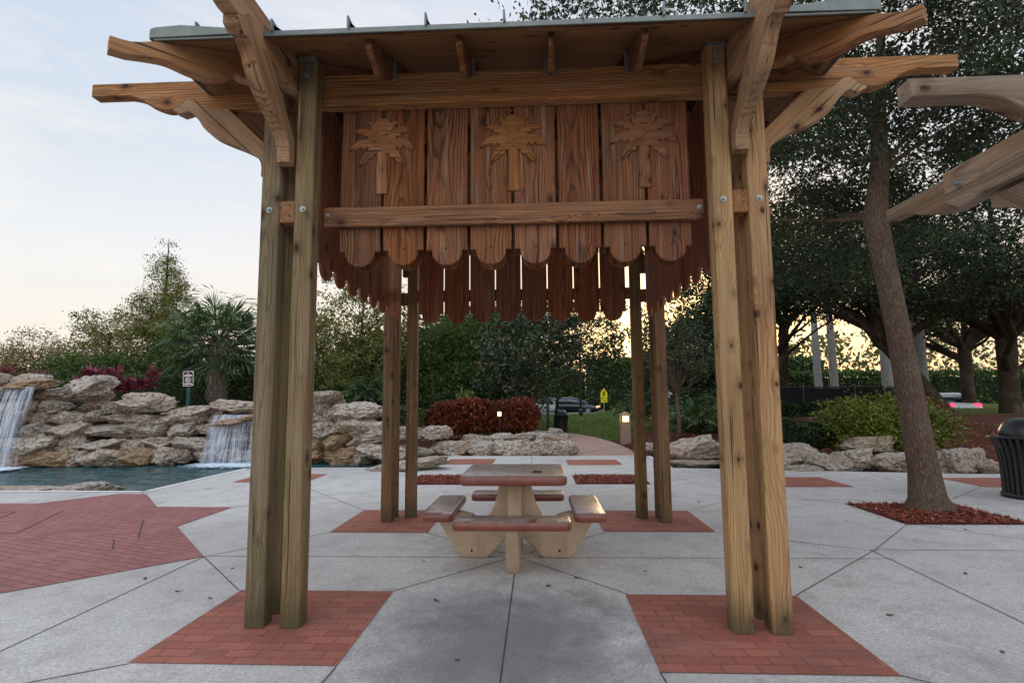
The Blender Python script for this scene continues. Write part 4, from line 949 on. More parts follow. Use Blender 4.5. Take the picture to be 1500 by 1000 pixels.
# dark poles
t = thing('lamp_pole', 'thin black lamp pole on the lawn in front of the black car', 'lamp post', (3.2, 36.2, .4))
mb = MB(); cyl(mb, (3.2, 36.2, .3), (3.2, 36.2, 5.0), .085, .07); mb.build('pole', 'blackmetal', t)
mb = MB(); lathe(mb, [(.16, .3), (.16, .6), (.09, .75), (.07, .8)], (3.2, 36.2, .1), 14); mb.build('base', 'blackmetal', t)
mb = MB(); lathe(mb, [(.05, 5.0), (.2, 5.05), (.24, 5.45), (.12, 5.6), (0, 5.65)], (3.2, 36.2, 0), 14); mb.build('lantern', 'blackmetal', t)
t = thing('bollard_post', 'slim black post beside the rubble boulders left of the path', 'post', (.52, 16.2, .3))
mb = MB(); cyl(mb, (.52, 16.2, .2), (.52, 16.2, 1.38), .055, n=14); mb.build('pole', 'blackmetal', t)
mb = MB(); lathe(mb, [(.055, 1.38), (.085, 1.40), (.085, 1.46), (.03, 1.5), (0, 1.5)], (.52, 16.2, 0), 14); mb.build('cap', 'blackmetal', t)
def flag(x, y, z, h, label):
    t = thing('flag_pole', label, 'flag', (x, y, z))
    mb = MB(); cyl(mb, (x, y, z-.2), (x, y, z+h), .06, .05); mb.build('pole', 'blackmetal', t)
    mb = MB(); vs = []
    for i in range(9):
        for j in range(5): vs.append((x-.06-.5*i/8*(1-.35*j/4), y+.06*math.sin(i*1.1+j*.4), z+h-.1-.28*j-.03*i))
    vs = vs; mb.add(vs, [(i*5+j, i*5+j+1, (i+1)*5+j+1, (i+1)*5+j) for i in range(8) for j in range(4)]); mb.build('cloth', 'flagred', t, True)
flag(7.4, 58, .2, 5.4, 'small faded red flag on a pole far off above the hedge, behind the black car')
flag(27.9, 26.5, .6, 4.2, 'small red flag hanging on a dark pole at the right edge')

# cars
def car(x, y, z, rz, paint, label, suv=False, tail=False, head=False):
    t = thing('car', label, 'car', (x, y, z)); t.rotation_euler = (0, 0, rz); L, W = 4.6, 1.8
    def bld(mb, nm, mat, par, sm=False):
        o = mb.build(nm, mat, None, sm); o.parent = par; return o
    # lower body lofted along its length (front is +x)
    st = [(-2.3, .42, .78, .80), (-2.2, .30, .96, .87), (-1.6, .22, 1.0, .9), (-.6, .2, .98, .9), (.5, .2, .96, .9), (1.0, .2, .93, .9), (1.6, .22, .82, .88), (2.1, .26, .70, .82), (2.3, .36, .60, .70)]
    mb = MB(); vs = []
    for X, z0, z1, w in st:
        for a, b in ((-.94, 0), (-1, .3), (-1, .62), (-.93, .92), (-.8, 1), (.8, 1), (.93, .92), (1, .62), (1, .3), (.94, 0)): vs.append((X, a*w, z0+(z1-z0)*b))
    n = 10; mb.add(vs, [(i*n+k, (i+1)*n+k, (i+1)*n+(k+1) % n, i*n+(k+1) % n) for i in range(len(st)-1) for k in range(n)]+[tuple(range(n)), tuple(range((len(st)-1)*n, len(st)*n))[::-1]])
    body = bld(mb, 'body', paint, t, True)
    rr = -2.1 if suv else -1.75
    cs = [(rr, .95, .96, .8), (rr+.35, .95, 1.38, .72), (-.9, .95, 1.48, .68), (-.1, .95, 1.47, .68), (.45, .95, 1.34, .68), (1.15, .92, .95, .76)]
    mb = MB(); vs = []
    for X, z0, z1, w in cs:
        for a, b in ((-.86/w, 0), (-1.04, .5), (-.94, .92), (-.75, 1), (.75, 1), (.94, .92), (1.04, .5), (.86/w, 0)): vs.append((X, a*w, z0+(z1-z0)*b))
    n = 8; mb.add(vs, [(i*n+k, (i+1)*n+k, (i+1)*n+(k+1) % n, i*n+(k+1) % n) for i in range(len(cs)-1) for k in range(n)]+[tuple(range(n)), tuple(range((len(cs)-1)*n, len(cs)*n))[::-1]])
    bld(mb, 'windows', 'glass', t, True)
    mb = MB(); mb.add([(.47, -.62, 1.37), (.47, .62, 1.37), (1.12, .70, .99), (1.12, -.70, .99)], [(0, 3, 2, 1)]); o_ = bld(mb, 'windscreen', 'screen', t); o_.location = (.02, 0, .02)
    mb = MB()   # roof skin and pillars
    vs = []; rs = [(rr+.25, 1.27, .72), (rr+.4, 1.42, .70), (-.9, 1.50, .66), (-.1, 1.49, .66), (.35, 1.40, .66)]
    for X, Z, w in rs: vs += [(X, -w, Z-.03), (X, -w*.8, Z+.012), (X, w*.8, Z+.012), (X, w, Z-.03)]
    mb.add(vs, [(i*4+k, i*4+k+1, (i+1)*4+k+1, (i+1)*4+k) for i in range(4) for k in range(3)]); bld(mb, 'roof', paint, t, True)
    for X0, Z0, X1, Z1, s_ in [(*q, e) for q in ((rr+.1, .95, rr+.4, 1.42), (-.55, .95, -.6, 1.46), (.38, 1.42, 1.12, .94)) for e in (-1, 1)]:
        mb = MB(); tube(mb, [(X0, s_*.81, Z0), (X1, s_*.70, Z1)] if Z0 < Z1 else [(X0, s_*.70, Z0), (X1, s_*.81, Z1)], [.04, .035], 6)
        bld(mb, 'pillar', paint, t)
    for X in (-1.42, 1.4):
        for s_ in (-1, 1):
            mb = MB(); cyl(mb, (X, s_*.70, .33), (X, s_*.92, .33), .33, n=20); wh = bld(mb, 'wheel', 'rubber', t)
            mb = MB(); cyl(mb, (X, s_*.90, .33), (X, s_*.93, .33), .21, .19, 14); bld(mb, 'rim', 'galv', wh)
    for s_ in (-1, 1):
        mb = MB(); prism(mb, [(-.16, -.06), (.16, -.07), (.18, .05), (-.1, .08)], (2.16, s_*.6, .66), (0, s_, 0), (0, 0, 1), (1, 0, 0), .16, .02); bld(mb, 'headlight', 'head' if head else 'white', t)
        mb = MB(); prism(mb, rrect(-.17, .17, -.09, .12, .04), (-2.22, s_*.62, .84), (0, 1, 0), (0, 0, 1), (-1, 0, 0), .14, .02); bld(mb, 'tail_light', 'tail' if tail else 'redlens', t)
        mb = MB(); tube(mb, [(.75, s_*.86, .98), (.72, s_*1.02, 1.02)], [.05, .08], 8); bld(mb, 'mirror', paint, t)
    mb = MB(); prism(mb, rrect(-.5, .5, -.08, .08, .03), (2.29, 0, .45), (0, 1, 0), (0, 0, 1), (1, 0, 0), .05, .01); bld(mb, 'grille', 'black', t)
    mb = MB(); prism(mb, rrect(-.26, .26, -.07, .07, .01), (-2.31, 0, .62), (0, 1, 0), (0, 0, 1), (-1, 0, 0), .02, .004); bld(mb, 'number_plate', 'white', t)
    return t
car(3.35, 46.3, .2, R(-14), 'carblack', 'black hatchback car with its headlight on beyond the lawn', head=True)
car(1.4, 49.4, .2, R(-8), 'carsilver', 'silver car standing behind the black car', suv=True)
car(.35, 44.8, .25, R(60), 'carwhite', 'white car with red tail lamps at the left behind the shrubs', tail=True)
car(22.35, 28.2, .2, R(84), 'carwhite', 'white car with bright red tail lamps behind the leaning oak', tail=True)

# chain link fence
t = thing('mesh_fence', 'low black chain link fence with screen mesh behind the yellow green bush', 'fence', (13, 20.3, .5)); A, B = V((9.2, 20.2, 0)), V((15.8, 20.6, 0))
for i in range(4):
    p = A+(B-A)*(i/3); z = gz(p.x, p.y); mb = MB(); cyl(mb, (p.x, p.y, z-.1), (p.x, p.y, 2.02), .04); lathe(mb, [(.05, 2.0), (.045, 2.05), (0, 2.09)], (p.x, p.y, 0), 10); mb.build('fence_post', 'blackmetal', t)
mb = MB(); cyl(mb, (A.x, A.y, 1.95), (B.x, B.y, 1.95), .025); mb.build('top_rail', 'blackmetal', t)
mb = MB(); dd = (B-A).normalized(); n_ = int((B-A).length/.09)
for i in range(n_):
    for s_ in (1, -1):
        a = A+dd*(.09*i); b = a+dd*(s_*1.4); b_ = b if 0 <= (b-A).dot(dd) <= (B-A).length else None
        if b_ is not None: tube(mb, [(a.x, a.y-.02, .55), (b.x, b.y-.02, 1.95)], [.009, .009], 4, False)
mb.build('wire_mesh', 'blackmetal', t)
mb = MB(); prism(mb, [(0, .5), ((B-A).length, .5), ((B-A).length, 1.9), (0, 1.9)], A+V((0, .02, 0)), dd, (0, 0, 1), dd.cross(V((0, 0, 1))), .006, .001); mb.build('screen', 'blackmesh', t)
t = thing('utility_box', 'pale grey utility cabinet just seen in the bushes behind the back right posts', 'cabinet', (7.6, 25.5, .4))
mb = MB(); box(mb, (7.6, 25.5, .3), (7.6, 25.5, 1.9), 1.5, .7, .03, (0, 1, 0)); mb.build('cabinet', 'carsilver', t)
mb = MB(); box(mb, (7.6, 25.5, 1.9), (7.6, 25.5, 1.98), 1.6, .8, .02, (0, 1, 0)); mb.build('lid', 'galv', t)
mb = MB(); box(mb, (7.5, 25.13, .5), (7.5, 25.13, 1.75), .02, .02, .003, (0, 1, 0)); mb.build('handle', 'blackmetal', t)

# ------------------------------------------------------------------ vegetation
def cloud_pts(ells, n, surf=0.0):
    """points in a union of ellipsoids (cx,cy,cz,rx,ry,rz)"""
    e = np.array(ells, float); vol = e[:, 3]*e[:, 4]*e[:, 5]; k = rng.choice(len(e), n, p=vol/vol.sum())
    d = rng.normal(size=(n, 3)); d /= np.linalg.norm(d, axis=1)[:, None]
    r = rng.random(n)**(1/3); r = np.where(rng.random(n) < surf, .85+.2*rng.random(n), r)
    return e[k, :3]+d*r[:, None]*e[k, 3:6]
def crown(parent, ells, nclump, cr, per, L, W, mat, droop=0.0, surf=.3, name='crown', cflat=.7):
    c = cloud_pts(ells, nclump, surf); n = nclump*per
    off = rng.normal(size=(nclump, per, 3)); off *= (cr*(.55+.45*rng.random((nclump, per, 1))))/1.6; off[..., 2] *= cflat
    P = (c[:, None]+off).reshape(-1, 3); d = rng.normal(size=(n, 3)); d[:, 2] -= droop
    base = np.repeat(np.clip(.5+.28*rng.normal(size=nclump), 0, 1), per); lv = np.clip(base*.55+rng.random(n)*.45, 0, 1)
    return leaves_mesh(name, P, L*(.6+.8*rng.random(n)), W*(.6+.8*rng.random(n)), mat, parent, dirs=d, lv=lv), c
def limbs(mb, start, r0, targets, r1=.012, sag=.1, n=6, seg=5):
    start = V(start)
    for t in targets:
        t = V(t); m_ = start.lerp(t, .45)+V((random.uniform(-.15, .15), random.uniform(-.15, .15), .5*abs(t.x-start.x)*.3))*(t-start).length*.2
        pts = []; 
        for i in range(seg+1):
            u = i/seg; p = start*(1-u)**2+m_*2*u*(1-u)+t*u*u
            pts.append(p+V((random.uniform(-1, 1), random.uniform(-1, 1), random.uniform(-1, 1)))*.03*(t-start).length*(0 < i < seg))
        tube(mb, pts, [max(r0*(1-i/seg)**.8, r1) for i in range(seg+1)], n, False)
def tree(name, label, base, trunk, ells, nclump, cr, per, L, W, leaf, bark, nlimb=14, fork=None, group=None, droop=0.0, limb_r=.5, surf=.3, cflat=.7):
    """trunk: list of (dx,dy,z,r) from base; limbs leave from the fork points"""
    t = thing(name, label, 'palm' if 'palm' in name else 'tree', base, group); b = V(base)
    mb = MB(); pts = [b+V(p[:3]) for p in trunk]; rs = [p[3] for p in trunk]; tube(mb, pts, rs, 14)
    E = [(b.x+e[0], b.y+e[1], b.z+e[2], *e[3:]) for e in ells]
    cr_o, c = crown(t, E, nclump, cr, per, L, W, leaf, droop, surf, cflat=cflat)
    forks = [len(pts)-1] if fork is None else fork
    for k in range(nlimb):
        tg = V(c[random.randrange(len(c))]); lo_ = min(forks); best = None
        for q in range(lo_*8, (len(pts)-1)*8+1):
            i_ = min(q//8, len(pts)-2); u_ = q/8-i_; pp = pts[i_].lerp(pts[i_+1], u_); rr_ = rs[i_]*(1-u_)+rs[i_+1]*u_; hd = math.hypot(tg.x-pp.x, tg.y-pp.y)
            sc_ = abs((tg.z-pp.z)-.55*hd)
            if best is None or sc_ < best[0]: best = (sc_, pp, rr_)
        limbs(mb, best[1], best[2]*limb_r*random.uniform(.4, 1), [tg])
    mb.build('trunk', bark, t, True); mb = MB()
    for k in range(nclump//2):      # fine twigs inside the leaf clumps
        q = V(c[random.randrange(len(c))]); dv = (pts[-1]-q).normalized()*random.uniform(.35, .9)+V((random.uniform(-.25, .25), random.uniform(-.25, .25), random.uniform(-.3, .1)))
        tube(mb, [q, q+dv*.5+V((0, 0, .05)), q+dv], [.004, .007, .011], 4, False)
    tag(mb.build('twigs', bark, t, True), kind='stuff')
    return t
# big oak in the mulch square
tree('oak_tree', 'big live oak with grey brown bark growing from the red mulch square at the right', (5.42, 4.12, 0),
     [(.0, 0, -.1, .35), (-.0, 0, .04, .285), (-.01, 0, .16, .225), (-.03, 0, .5, .188), (-.1, .02, 1.4, .165), (-.18, .05, 2.4, .152), (-.27, .1, 3.4, .148), (-.32, .14, 4.1, .16), (-.1, .3, 4.9, .12), (.1, .5, 6.2, .09), (.3, .6, 7.5, .05)],
     [(-.6, 3.4, 5.6, 3.6, 3.4, 1.6), (2.2, 1.2, 6.6, 3.4, 3.6, 2.2), (-1.4, 1.0, 7.5, 4.4, 3.6, 1.7), (.6, .2, 8.4, 4.4, 4.4, 1.8), (2.8, -.6, 5.6, 1.8, 2.2, 1.2), (1.2, 3.6, 4.8, 2.8, 2.4, 1.1), (-.6, -.2, 5.6, 1.8, 1.6, 1.0), (1.6, -.8, 4.9, 1.6, 1.4, .9), (.4, -1.4, 6.4, 2.6, 1.8, 1.2)],
     780, .43, 172, .088, .036, 'oakleaf', 'oakbark', 20, [7, 7, 8, 9, 10], limb_r=.45)
grp = 'dark oaks behind the plaza'
def oak(base, lean, h, r, rad, label, ncl=230, per=80, L=.17, dz=0):
    x, y, z = base; ncl = int(ncl*.84); return tree('oak_tree', label, (x, y, z), [(0, 0, -.2, r*1.35), (lean*.15, 0, .5, r), (lean*.55, 0, h*.55, r*.9), (lean, 0, h, r*.95)],
        [(lean, 0, h+2.6+dz, rad, rad, 2.0), (lean+rad*.5, -.5, h+1.9+dz, rad*.7, rad*.8, 1.5), (lean-rad*.5, -.4, h+2.1+dz, rad*.7, rad*.8, 1.6), (lean, 0, h+4.6+dz, rad*.85, rad*.85, 2.0)], ncl, .68, int(per*1.15), L, L*.42, 'darkleaf' if ncl % 2 else 'oakleaf', 'darkbark', 22, [3, 3, 2], grp, limb_r=.75)
oak((16.0, 18.3, .5), -2.5, 3.4, .30, 4.6, 'dark leaning oak bent to the left just right of the big oak trunk', 300)
oak((22.6, 26.3, .4), .0, 3.6, .32, 4.6, 'dark forked oak between the leaning oak and the right edge', 230)
oak((18.2, 18.4, .5), .1, 3.2, .36, 4.8, 'stout dark oak behind the large litter bin', 290)
oak((8.9, 19.6, .4), .6, 4.4, .22, 3.4, 'oak hidden behind the front right posts with hanging foliage', 240, 90, .15, -.6)
oak((12.5, 25, .5), .3, 4.6, .26, 4.6, 'dark oak rising behind the mesh fence', 261, 80, .17, -.3)
# royal palm trunks
def frond_fan(mb, o, d, ln, nseg, w, lvl):
    pass
def royal(x, y, z, h, r, label):
    t = thing('royal_palm', label, 'palm', (x, y, z), 'pale royal palms by the road'); mb = MB()
    tube(mb, [(x, y, z-.2), (x, y, z+.6), (x-.03, y, z+2.5), (x-.05, y, z+5), (x-.06, y, z+h)], [r*1.15, r, r*.95, r*.9, r*.6], 16); mb.build('trunk', 'royal', t, True)
    mb = MB(); tube(mb, [(x-.06, y, z+h), (x-.06, y, z+h+1.3)], [r*.62, r*.35], 12); mb.build('crownshaft', 'limegreen' if 'limegreen' in M else 'darkgreen', t, True)
    P = []; D = []
    for k in range(14):
        a = 2*math.pi*k/14+random.random()*.3; el = random.uniform(.1, 1.1)
        for i in range(60):
            u = i/60; rr = 2.9*u; zz = z+h+1.3+math.sin(el)*2.6*u-2.4*u*u; 
            for s_ in (-1, 1):
                P.append((x+math.cos(a)*rr-s_*math.sin(a)*.22, y+math.sin(a)*rr+s_*math.cos(a)*.22, zz-.08)); D.append((math.cos(a)*.35-s_*math.sin(a), math.sin(a)*.35+s_*math.cos(a), -.45))
    leaves_mesh('crown', np.array(P), .55, .045, 'palmleaf', t, dirs=np.array(D))
royal(19.9, 36.2, .5, 8, .27, 'pale royal palm trunk, left one of the close pair above the mesh fence')
royal(21.2, 36.6, .5, 8, .29, 'pale royal palm trunk, right one of the close pair above the mesh fence')
royal(23.4, 34.2, .5, 8, .34, 'pale royal palm trunk just left of the big oak trunk')
royal(19.0, 24.3, .5, 8, .30, 'pale royal palm trunk just right of the big oak trunk')
# fan palms
def fan_palm(base, h, r, nfr, flen, label, name='sabal_palm', leaf='palmleaf', lo=-.75, seg=26, trunk=True):
    x, y, z = base; t = thing(name, label, 'palm', base); 
    if trunk:
        mb = MB(); n = 9; tube(mb, [(x+.06*math.sin(i), y, z-.2+(h+.2)*i/n) for i in range(n+1)], [r*(1.1+.14*math.sin(i*2.3)) for i in range(n+1)], 14)
        for i in range(70):      # cut leaf bases
            a = i*2.4; zz = z+.1+(h-.1)*i/70; c, s_ = math.cos(a), math.sin(a); p = V((x+c*r, y+s_*r, zz))
            box(mb, p, p+V((c*.13, s_*.13, .30)), .10, .03, .008, (c, s_, 0))
        mb.build('trunk', 'palmbark', t)
    P = []; D = []; Ls = []; Ws = []; lvv = []; mb = MB()
    for k in range(nfr):
        a = k*2.39996+random.uniform(-.2, .2); el = 1.35-(1.35-lo)*(k/nfr)**.9; pl = flen*random.uniform(.55, .8)
        o = V((x, y, z+h)); d = V((math.cos(a)*math.cos(el), math.sin(a)*math.cos(el), math.sin(el))); tip = o+d*pl-V((0, 0, .12*pl*math.cos(el)))
        tube(mb, [o, o.lerp(tip, .5)+V((0, 0, .06)), tip], [.022, .017, .012], 5, False)
        side = d.cross(V((0, 0, 1))); side = side.normalized() if side.length > .05 else V((1, 0, 0)); nrm = side.cross(d); b_ = random.random()
        for i in range(seg):
            f = (i/(seg-1)-.5)*2*1.95; dd = (d*math.cos(f)+side*math.sin(f)-nrm*.22*abs(math.sin(f))).normalized(); ln = flen*random.uniform(.62, .82)*(1-.22*abs(f)/2)
            for j, (u0, u1) in enumerate(((0, .6), (.5, 1.0))):   # each blade bends down at its tip
                e = (dd-V((0, 0, .75*j+.12))).normalized() if j else dd
                q = tip+dd*ln*.6 if j else tip
                P.append(tuple(q+e*ln*(.3 if j == 0 else .2))); D.append(tuple(e)); Ls.append(ln*(.64 if j == 0 else .46)); Ws.append(.055 if j == 0 else .034); lvv.append(min(max(b_*.6+random.random()*.4-.3*(el < -.2), 0), 1))
    mb.build('leaf_stalks', 'stem', t)
    leaves_mesh('crown', np.array(P), np.array(Ls), np.array(Ws), leaf, t, dirs=np.array(D), lv=np.array(lvv))
    return t
fan_palm((-10.75, 14.6, 1.25), 2.25, .235, 46, 1.6, 'sabal palm with rough booted trunk and big fan fronds behind the waterfall wall', lo=-.62)
fan_palm((4.4, 19.0, .3), .5, .12, 22, 1.0, 'low green palmetto with fan fronds beside the lit bollard', 'palmetto_palm', trunk=False, lo=.0)
fan_palm((5.2, 14.2, .35), .35, .12, 20, .9, 'low dark palmetto behind the boulders right of the path', 'palmetto_palm', trunk=False, lo=.0)
fan_palm((-6.2, 17.0, 1.2), .4, .12, 18, .9, 'low palmetto in the dark bushes behind the front left posts', 'palmetto_palm', trunk=False, lo=.0)
# trees behind the pool, left
tree('cypress_tree', 'tall thin sparse cypress with a pointed top left of the palm', (-22.4, 28.2, 1.3), [(0, 0, -.2, .22), (0, 0, 4, .15), (.1, 0, 8, .06), (.1, 0, 10.2, .015)],
     [(0, 0, 3.4, 2.6, 2.2, 2.0), (.2, 0, 5.4, 1.9, 1.7, 1.5), (-.5, 0, 6.2, 1.4, 1.2, .7), (.1, 0, 7.4, 1.1, 1.0, 1.2), (.1, 0, 9.0, .6, .5, 1.1), (-1.2, 0, 4.4, 2.2, 1.6, 1.4), (.1, 0, 6.6, 1.3, 1.2, 1.6), (0, 0, 8.2, .8, .8, 1.2)], 560, .5, 40, .15, .06, 'olive', 'darkbark', 60, [1, 1, 2, 2, 3], surf=.5, limb_r=.3)
tree('bald_cypress_tree', 'sparse olive tree between the tawny bushes and the cypress', (-25.0, 27.2, 1.2), [(0, 0, -.2, .2), (0, 0, 2, .16), (.2, 0, 4.4, .08)],
     [(.4, 0, 3.2, 2.6, 2, 2.2), (-1.0, 0, 4.8, 1.0, 1.0, .9), (1.4, 0, 5.2, 1.2, 1.2, .9), (.2, 0, 2, 3.2, 2, 1.4)], 190, .5, 40, .17, .07, 'olive', 'darkbark', 40, [1, 2, 2], surf=.5, limb_r=.4)
for bx, by, hh, lb, ml in ((-30.5, 28, 4.6, 'tawny twiggy bush tree nearest the left edge', 'tawny'), (-27.2, 29, 4.9, 'tall tawny bush tree with bare twigs standing out on top', 'tawny'), (-33.8, 29, 3.0, 'low tawny bush tree at the left edge, behind the red ti plants', 'tawny')):
    tree('bushy_tree', lb, (bx, by, 1.2), [(0, 0, -.2, .16), (0, 0, .9, .14)], [(0, 0, hh*.45, 2.8, 2.2, hh*.36), (.5, 0, hh*.8, 1.4, 1.2, hh*.22), (-1.4, 0, hh*.55, 1.6, 1.4, hh*.3)], 190, .6, 52, .15, .06, ml, 'darkbark', 70, [1], 'tawny bushes at the left', surf=.45, limb_r=.35)
for bx, by, hh, lb in ((-18.6, 26, 4.2, 'rounded dark green tree behind the sabal palm'), (-13.5, 27, 5.2, 'green tree right of the palm, hidden by the front left posts'), (-23, 24, 2.6, 'low bright green bush tree left of the palm')):
    tree('broadleaf_tree', lb, (bx, by, 1.2), [(0, 0, -.2, .2), (0, 0, hh*.4, .15)], [(0, 0, hh*.6, 2.6, 2.4, hh*.45), (.8, 0, hh*.4, 2.4, 2, hh*.36)], 200, .7, 80, .17, .08, 'limeleaf', 'darkbark', 24, [1], 'green trees behind the clipped hedge')
# trees seen through the pavilion
tree('slender_tree', 'open airy tree with sky showing through, right of the front left posts', (-8.2, 21.5, .9), [(0, 0, -.2, .16), (.1, 0, 2.2, .12), (.2, 0, 4.2, .07)],
     [(0, 0, 5.0, 2.2, 1.8, 2.2), (1.4, 0, 3.8, 1.7, 1.4, 1.2), (-1.2, 0, 3.6, 1.5, 1.3, 1.3), (0, 0, 2, 2, 1.5, .9)], 150, .5, 55, .16, .075, 'olive', 'darkbark', 40, [1, 2, 2], surf=.45)
for bx, by, hh, rad, lb in ((-5.6, 24.5, 4.9, 2.0, 'dense dark rounded tree left of the back left posts'), (-3.0, 22.5, 5.4, 2.1, 'dense feathery green tree between the back left posts and red hedge'), (-1.5, 23.5, 5.8, 1.8, 'yellow green feathery tree above the red hedge'), (-4.6, 28, 5.6, 2.6, 'dark tree filling the gap behind the feathery trees'), (-9.2, 26.5, 4.2, 2.4, 'dark tree behind the airy tree')):
    tree('podocarpus_tree', lb, (bx, by, .5), [(0, 0, -.2, .2), (0, 0, hh*.35, .15), (0, 0, hh*.7, .07)], [(0, 0, hh*.5, rad, rad, hh*.5), (0, 0, hh*.25, rad*1.1, rad, hh*.25), (.3, -.3, hh*.78, rad*.7, rad*.7, hh*.22)], 330, .55, 75, .2, .05, 'limeleaf', 'darkbark', 20, [1, 2], 'dense feathery trees behind the red hedge', droop=1.2, surf=.5)
tree('magnolia_tree', 'magnolia with glossy leaves and a pale forked trunk behind the red hedge', (-.1, 18.2, .4), [(0, 0, -.2, .13), (.03, 0, .9, .11), (.05, 0, 2.0, .1), (.2, 0, 3.0, .08), (.25, 0, 4.4, .05)],
     [(-.2, -.2, 3.0, 1.9, 1.6, 1.5), (-1.0, 0, 2.0, 1.2, 1.2, 1.0), (1.2, .2, 3.5, 1.2, 1.2, 1.0), (.2, 0, 4.4, 1.7, 1.5, 1.0), (-.5, -.2, 1.3, 1.3, 1, .6)], 330, .38, 34, .17, .075, 'magleaf', 'oakbark', 40, [2, 2, 3, 4], surf=.3)
tree('magnolia_tree', 'second loose magnolia against the sunset between the path and the lamp pole', (1.0, 24.5, .35), [(0, 0, -.2, .08), (.2, 0, 1.6, .07), (1.1, 0, 3.4, .05)],
     [(1.3, 0, 4.4, 2.2, 1.6, 1.6), (2.4, 0, 5.4, 1.6, 1.4, 1.0), (.1, 0, 5.0, 1.6, 1.3, 1.2), (2.1, 0, 3.6, 1.4, 1.0, .7)], 140, .42, 38, .18, .08, 'magleaf', 'darkbark', 36, [1, 2, 2], surf=.3)
tree('small_tree', 'small grey stemmed tree beside the back right posts', (4.15, 12.3, .3), [(0, 0, -.1, .06), (.03, 0, .7, .05), (-.02, .05, 1.4, .04)],
     [(.2, .2, 2.6, 1.1, .9, .8), (-.3, 0, 3.4, .9, .8, .7), (.7, .3, 2.2, .7, .7, .5)], 110, .3, 45, .1, .045, 'magleaf', 'oakbark', 34, [1, 2, 2], surf=.3, limb_r=.7)
for bx, by, hh, lb in ((6.6, 17.5, 4.8, 'dark bushy tree between the back right and front right posts'), (9.4, 30, 6.5, 'tall open tree against the sunset between the right posts'), (8.8, 33, 5.2, 'hazy green tree beyond the lawn right of the crossing sign')):
    tree('broadleaf_tree', lb, (bx, by, .4), [(0, 0, -.2, .16), (0, 0, hh*.4, .12), (0, 0, hh*.7, .06)], [(0, 0, hh*.55, 1.9, 1.6, hh*.33), (.5, 0, hh*.85, 1.2, 1.2, hh*.2), (-.7, 0, hh*.35, 1.2, 1.2, hh*.2)], 210, .5, 60, .16, .07, 'darkleaf', 'darkbark', 24, [1, 2], 'trees beyond the back right posts', surf=.3)

# hedges and shrubs
def hedge(name, label, cat, x0, x1, y0, y1, z0, z1, n, L, W, leaf, rot=0.0, group=None, bulge=.12, core='hedgecore', stems=0, rnd=.35):
    cx, cy = (x0+x1)/2, (y0+y1)/2; t = thing(name, label, cat, (cx, cy, z0), group)
    hx, hy, hz = (x1-x0)/2, (y1-y0)/2, (z1-z0)/2
    q = rng.uniform(-1, 1, size=(n, 3)); ax = rng.choice(3, n, p=np.array([hy*hz, hx*hz, hx*hy])/(hy*hz+hx*hz+hx*hy)); sg = np.where(rng.random(n) < .5, -1, 1); sg = np.where(ax == 2, np.where(rng.random(n) < .9, 1, -1), sg)
    q[np.arange(n), ax] = sg*(1-.16*rng.random(n)**2)
    nrm4 = (np.abs(q)**(2/rnd)).sum(1)**(rnd/2); q /= np.maximum(nrm4, .001)[:, None]/np.minimum(nrm4, 1.0)[:, None]
    P = q*np.array([hx, hy, hz])+np.array([cx, cy, (z0+z1)/2])
    w = np.array([mnoise.noise(V(p)*1.1) for p in P[::1]]) if n < 30000 else 0
    P += q*(bulge*np.asarray(w)[:, None] if n < 30000 else 0)+rng.normal(size=(n, 3))*L*.3
    d = rng.normal(size=(n, 3))+q*.5; lv = np.clip(.5+.35*np.asarray(w)+.3*(rng.random(n)-.5)*2*.8, 0, 1)
    if rot:
        c, s_ = math.cos(rot), math.sin(rot); X, Y = P[:, 0]-cx, P[:, 1]-cy; P[:, 0], P[:, 1] = cx+X*c-Y*s_, cy+X*s_+Y*c
    leaves_mesh('foliage', P, L*(.6+.8*rng.random(n)), W*(.6+.8*rng.random(n)), leaf, t, dirs=d, lv=lv)
    mb = MB()
    if stems:
        for i in range(stems):
            x, y = random.uniform(x0+.15, x1-.15), random.uniform(y0+.1, y1-.2)
            for k in range(4): tube(mb, [(x+random.uniform(-.06, .06), y, z0-.05), (x+random.uniform(-.12, .12), y, z0+hz*.6), (x+random.uniform(-.3, .3), y+random.uniform(-.1, .1), z0+hz*1.6)], [.016, .012, .006], 5, False)
        tag(mb.build('stems', 'stem', t), kind='stuff')
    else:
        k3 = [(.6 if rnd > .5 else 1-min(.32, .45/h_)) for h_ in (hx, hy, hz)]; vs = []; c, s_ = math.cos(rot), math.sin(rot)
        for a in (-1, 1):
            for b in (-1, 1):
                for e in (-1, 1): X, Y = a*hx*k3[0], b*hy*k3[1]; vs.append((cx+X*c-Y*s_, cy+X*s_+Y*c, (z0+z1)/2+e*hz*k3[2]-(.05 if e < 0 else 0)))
        mb.add(vs, [(0, 1, 3, 2), (4, 6, 7, 5), (0, 4, 5, 1), (2, 3, 7, 6), (0, 2, 6, 4), (1, 5, 7, 3)]); mb.build('twigs', 'core', t)  # solid dark box added inside the leaves to block the view through
    return t
hedge('clipped_hedge', 'long clipped dark green hedge behind the waterfall wall and sign', 'hedge', -17.5, -8.2, 15.6, 16.8, 1.2, 2.5, 16000, .085, .045, 'hedgeleaf')
hedge('croton_hedge', 'red and orange leaved hedge on bare stems behind the plaza rim', 'hedge', -3.35, .15, 13.1, 14.4, .55, 1.46, 15000, .15, .045, 'redleaf', stems=26, bulge=.2, rnd=.5)
hedge('low_hedge', 'low green clipped hedge behind the pool boulders, left of the red hedge', 'hedge', -6.0, -3.3, 12.9, 14.0, .7, 1.35, 8000, .07, .035, 'hedgeleaf', bulge=.15, rnd=.6)
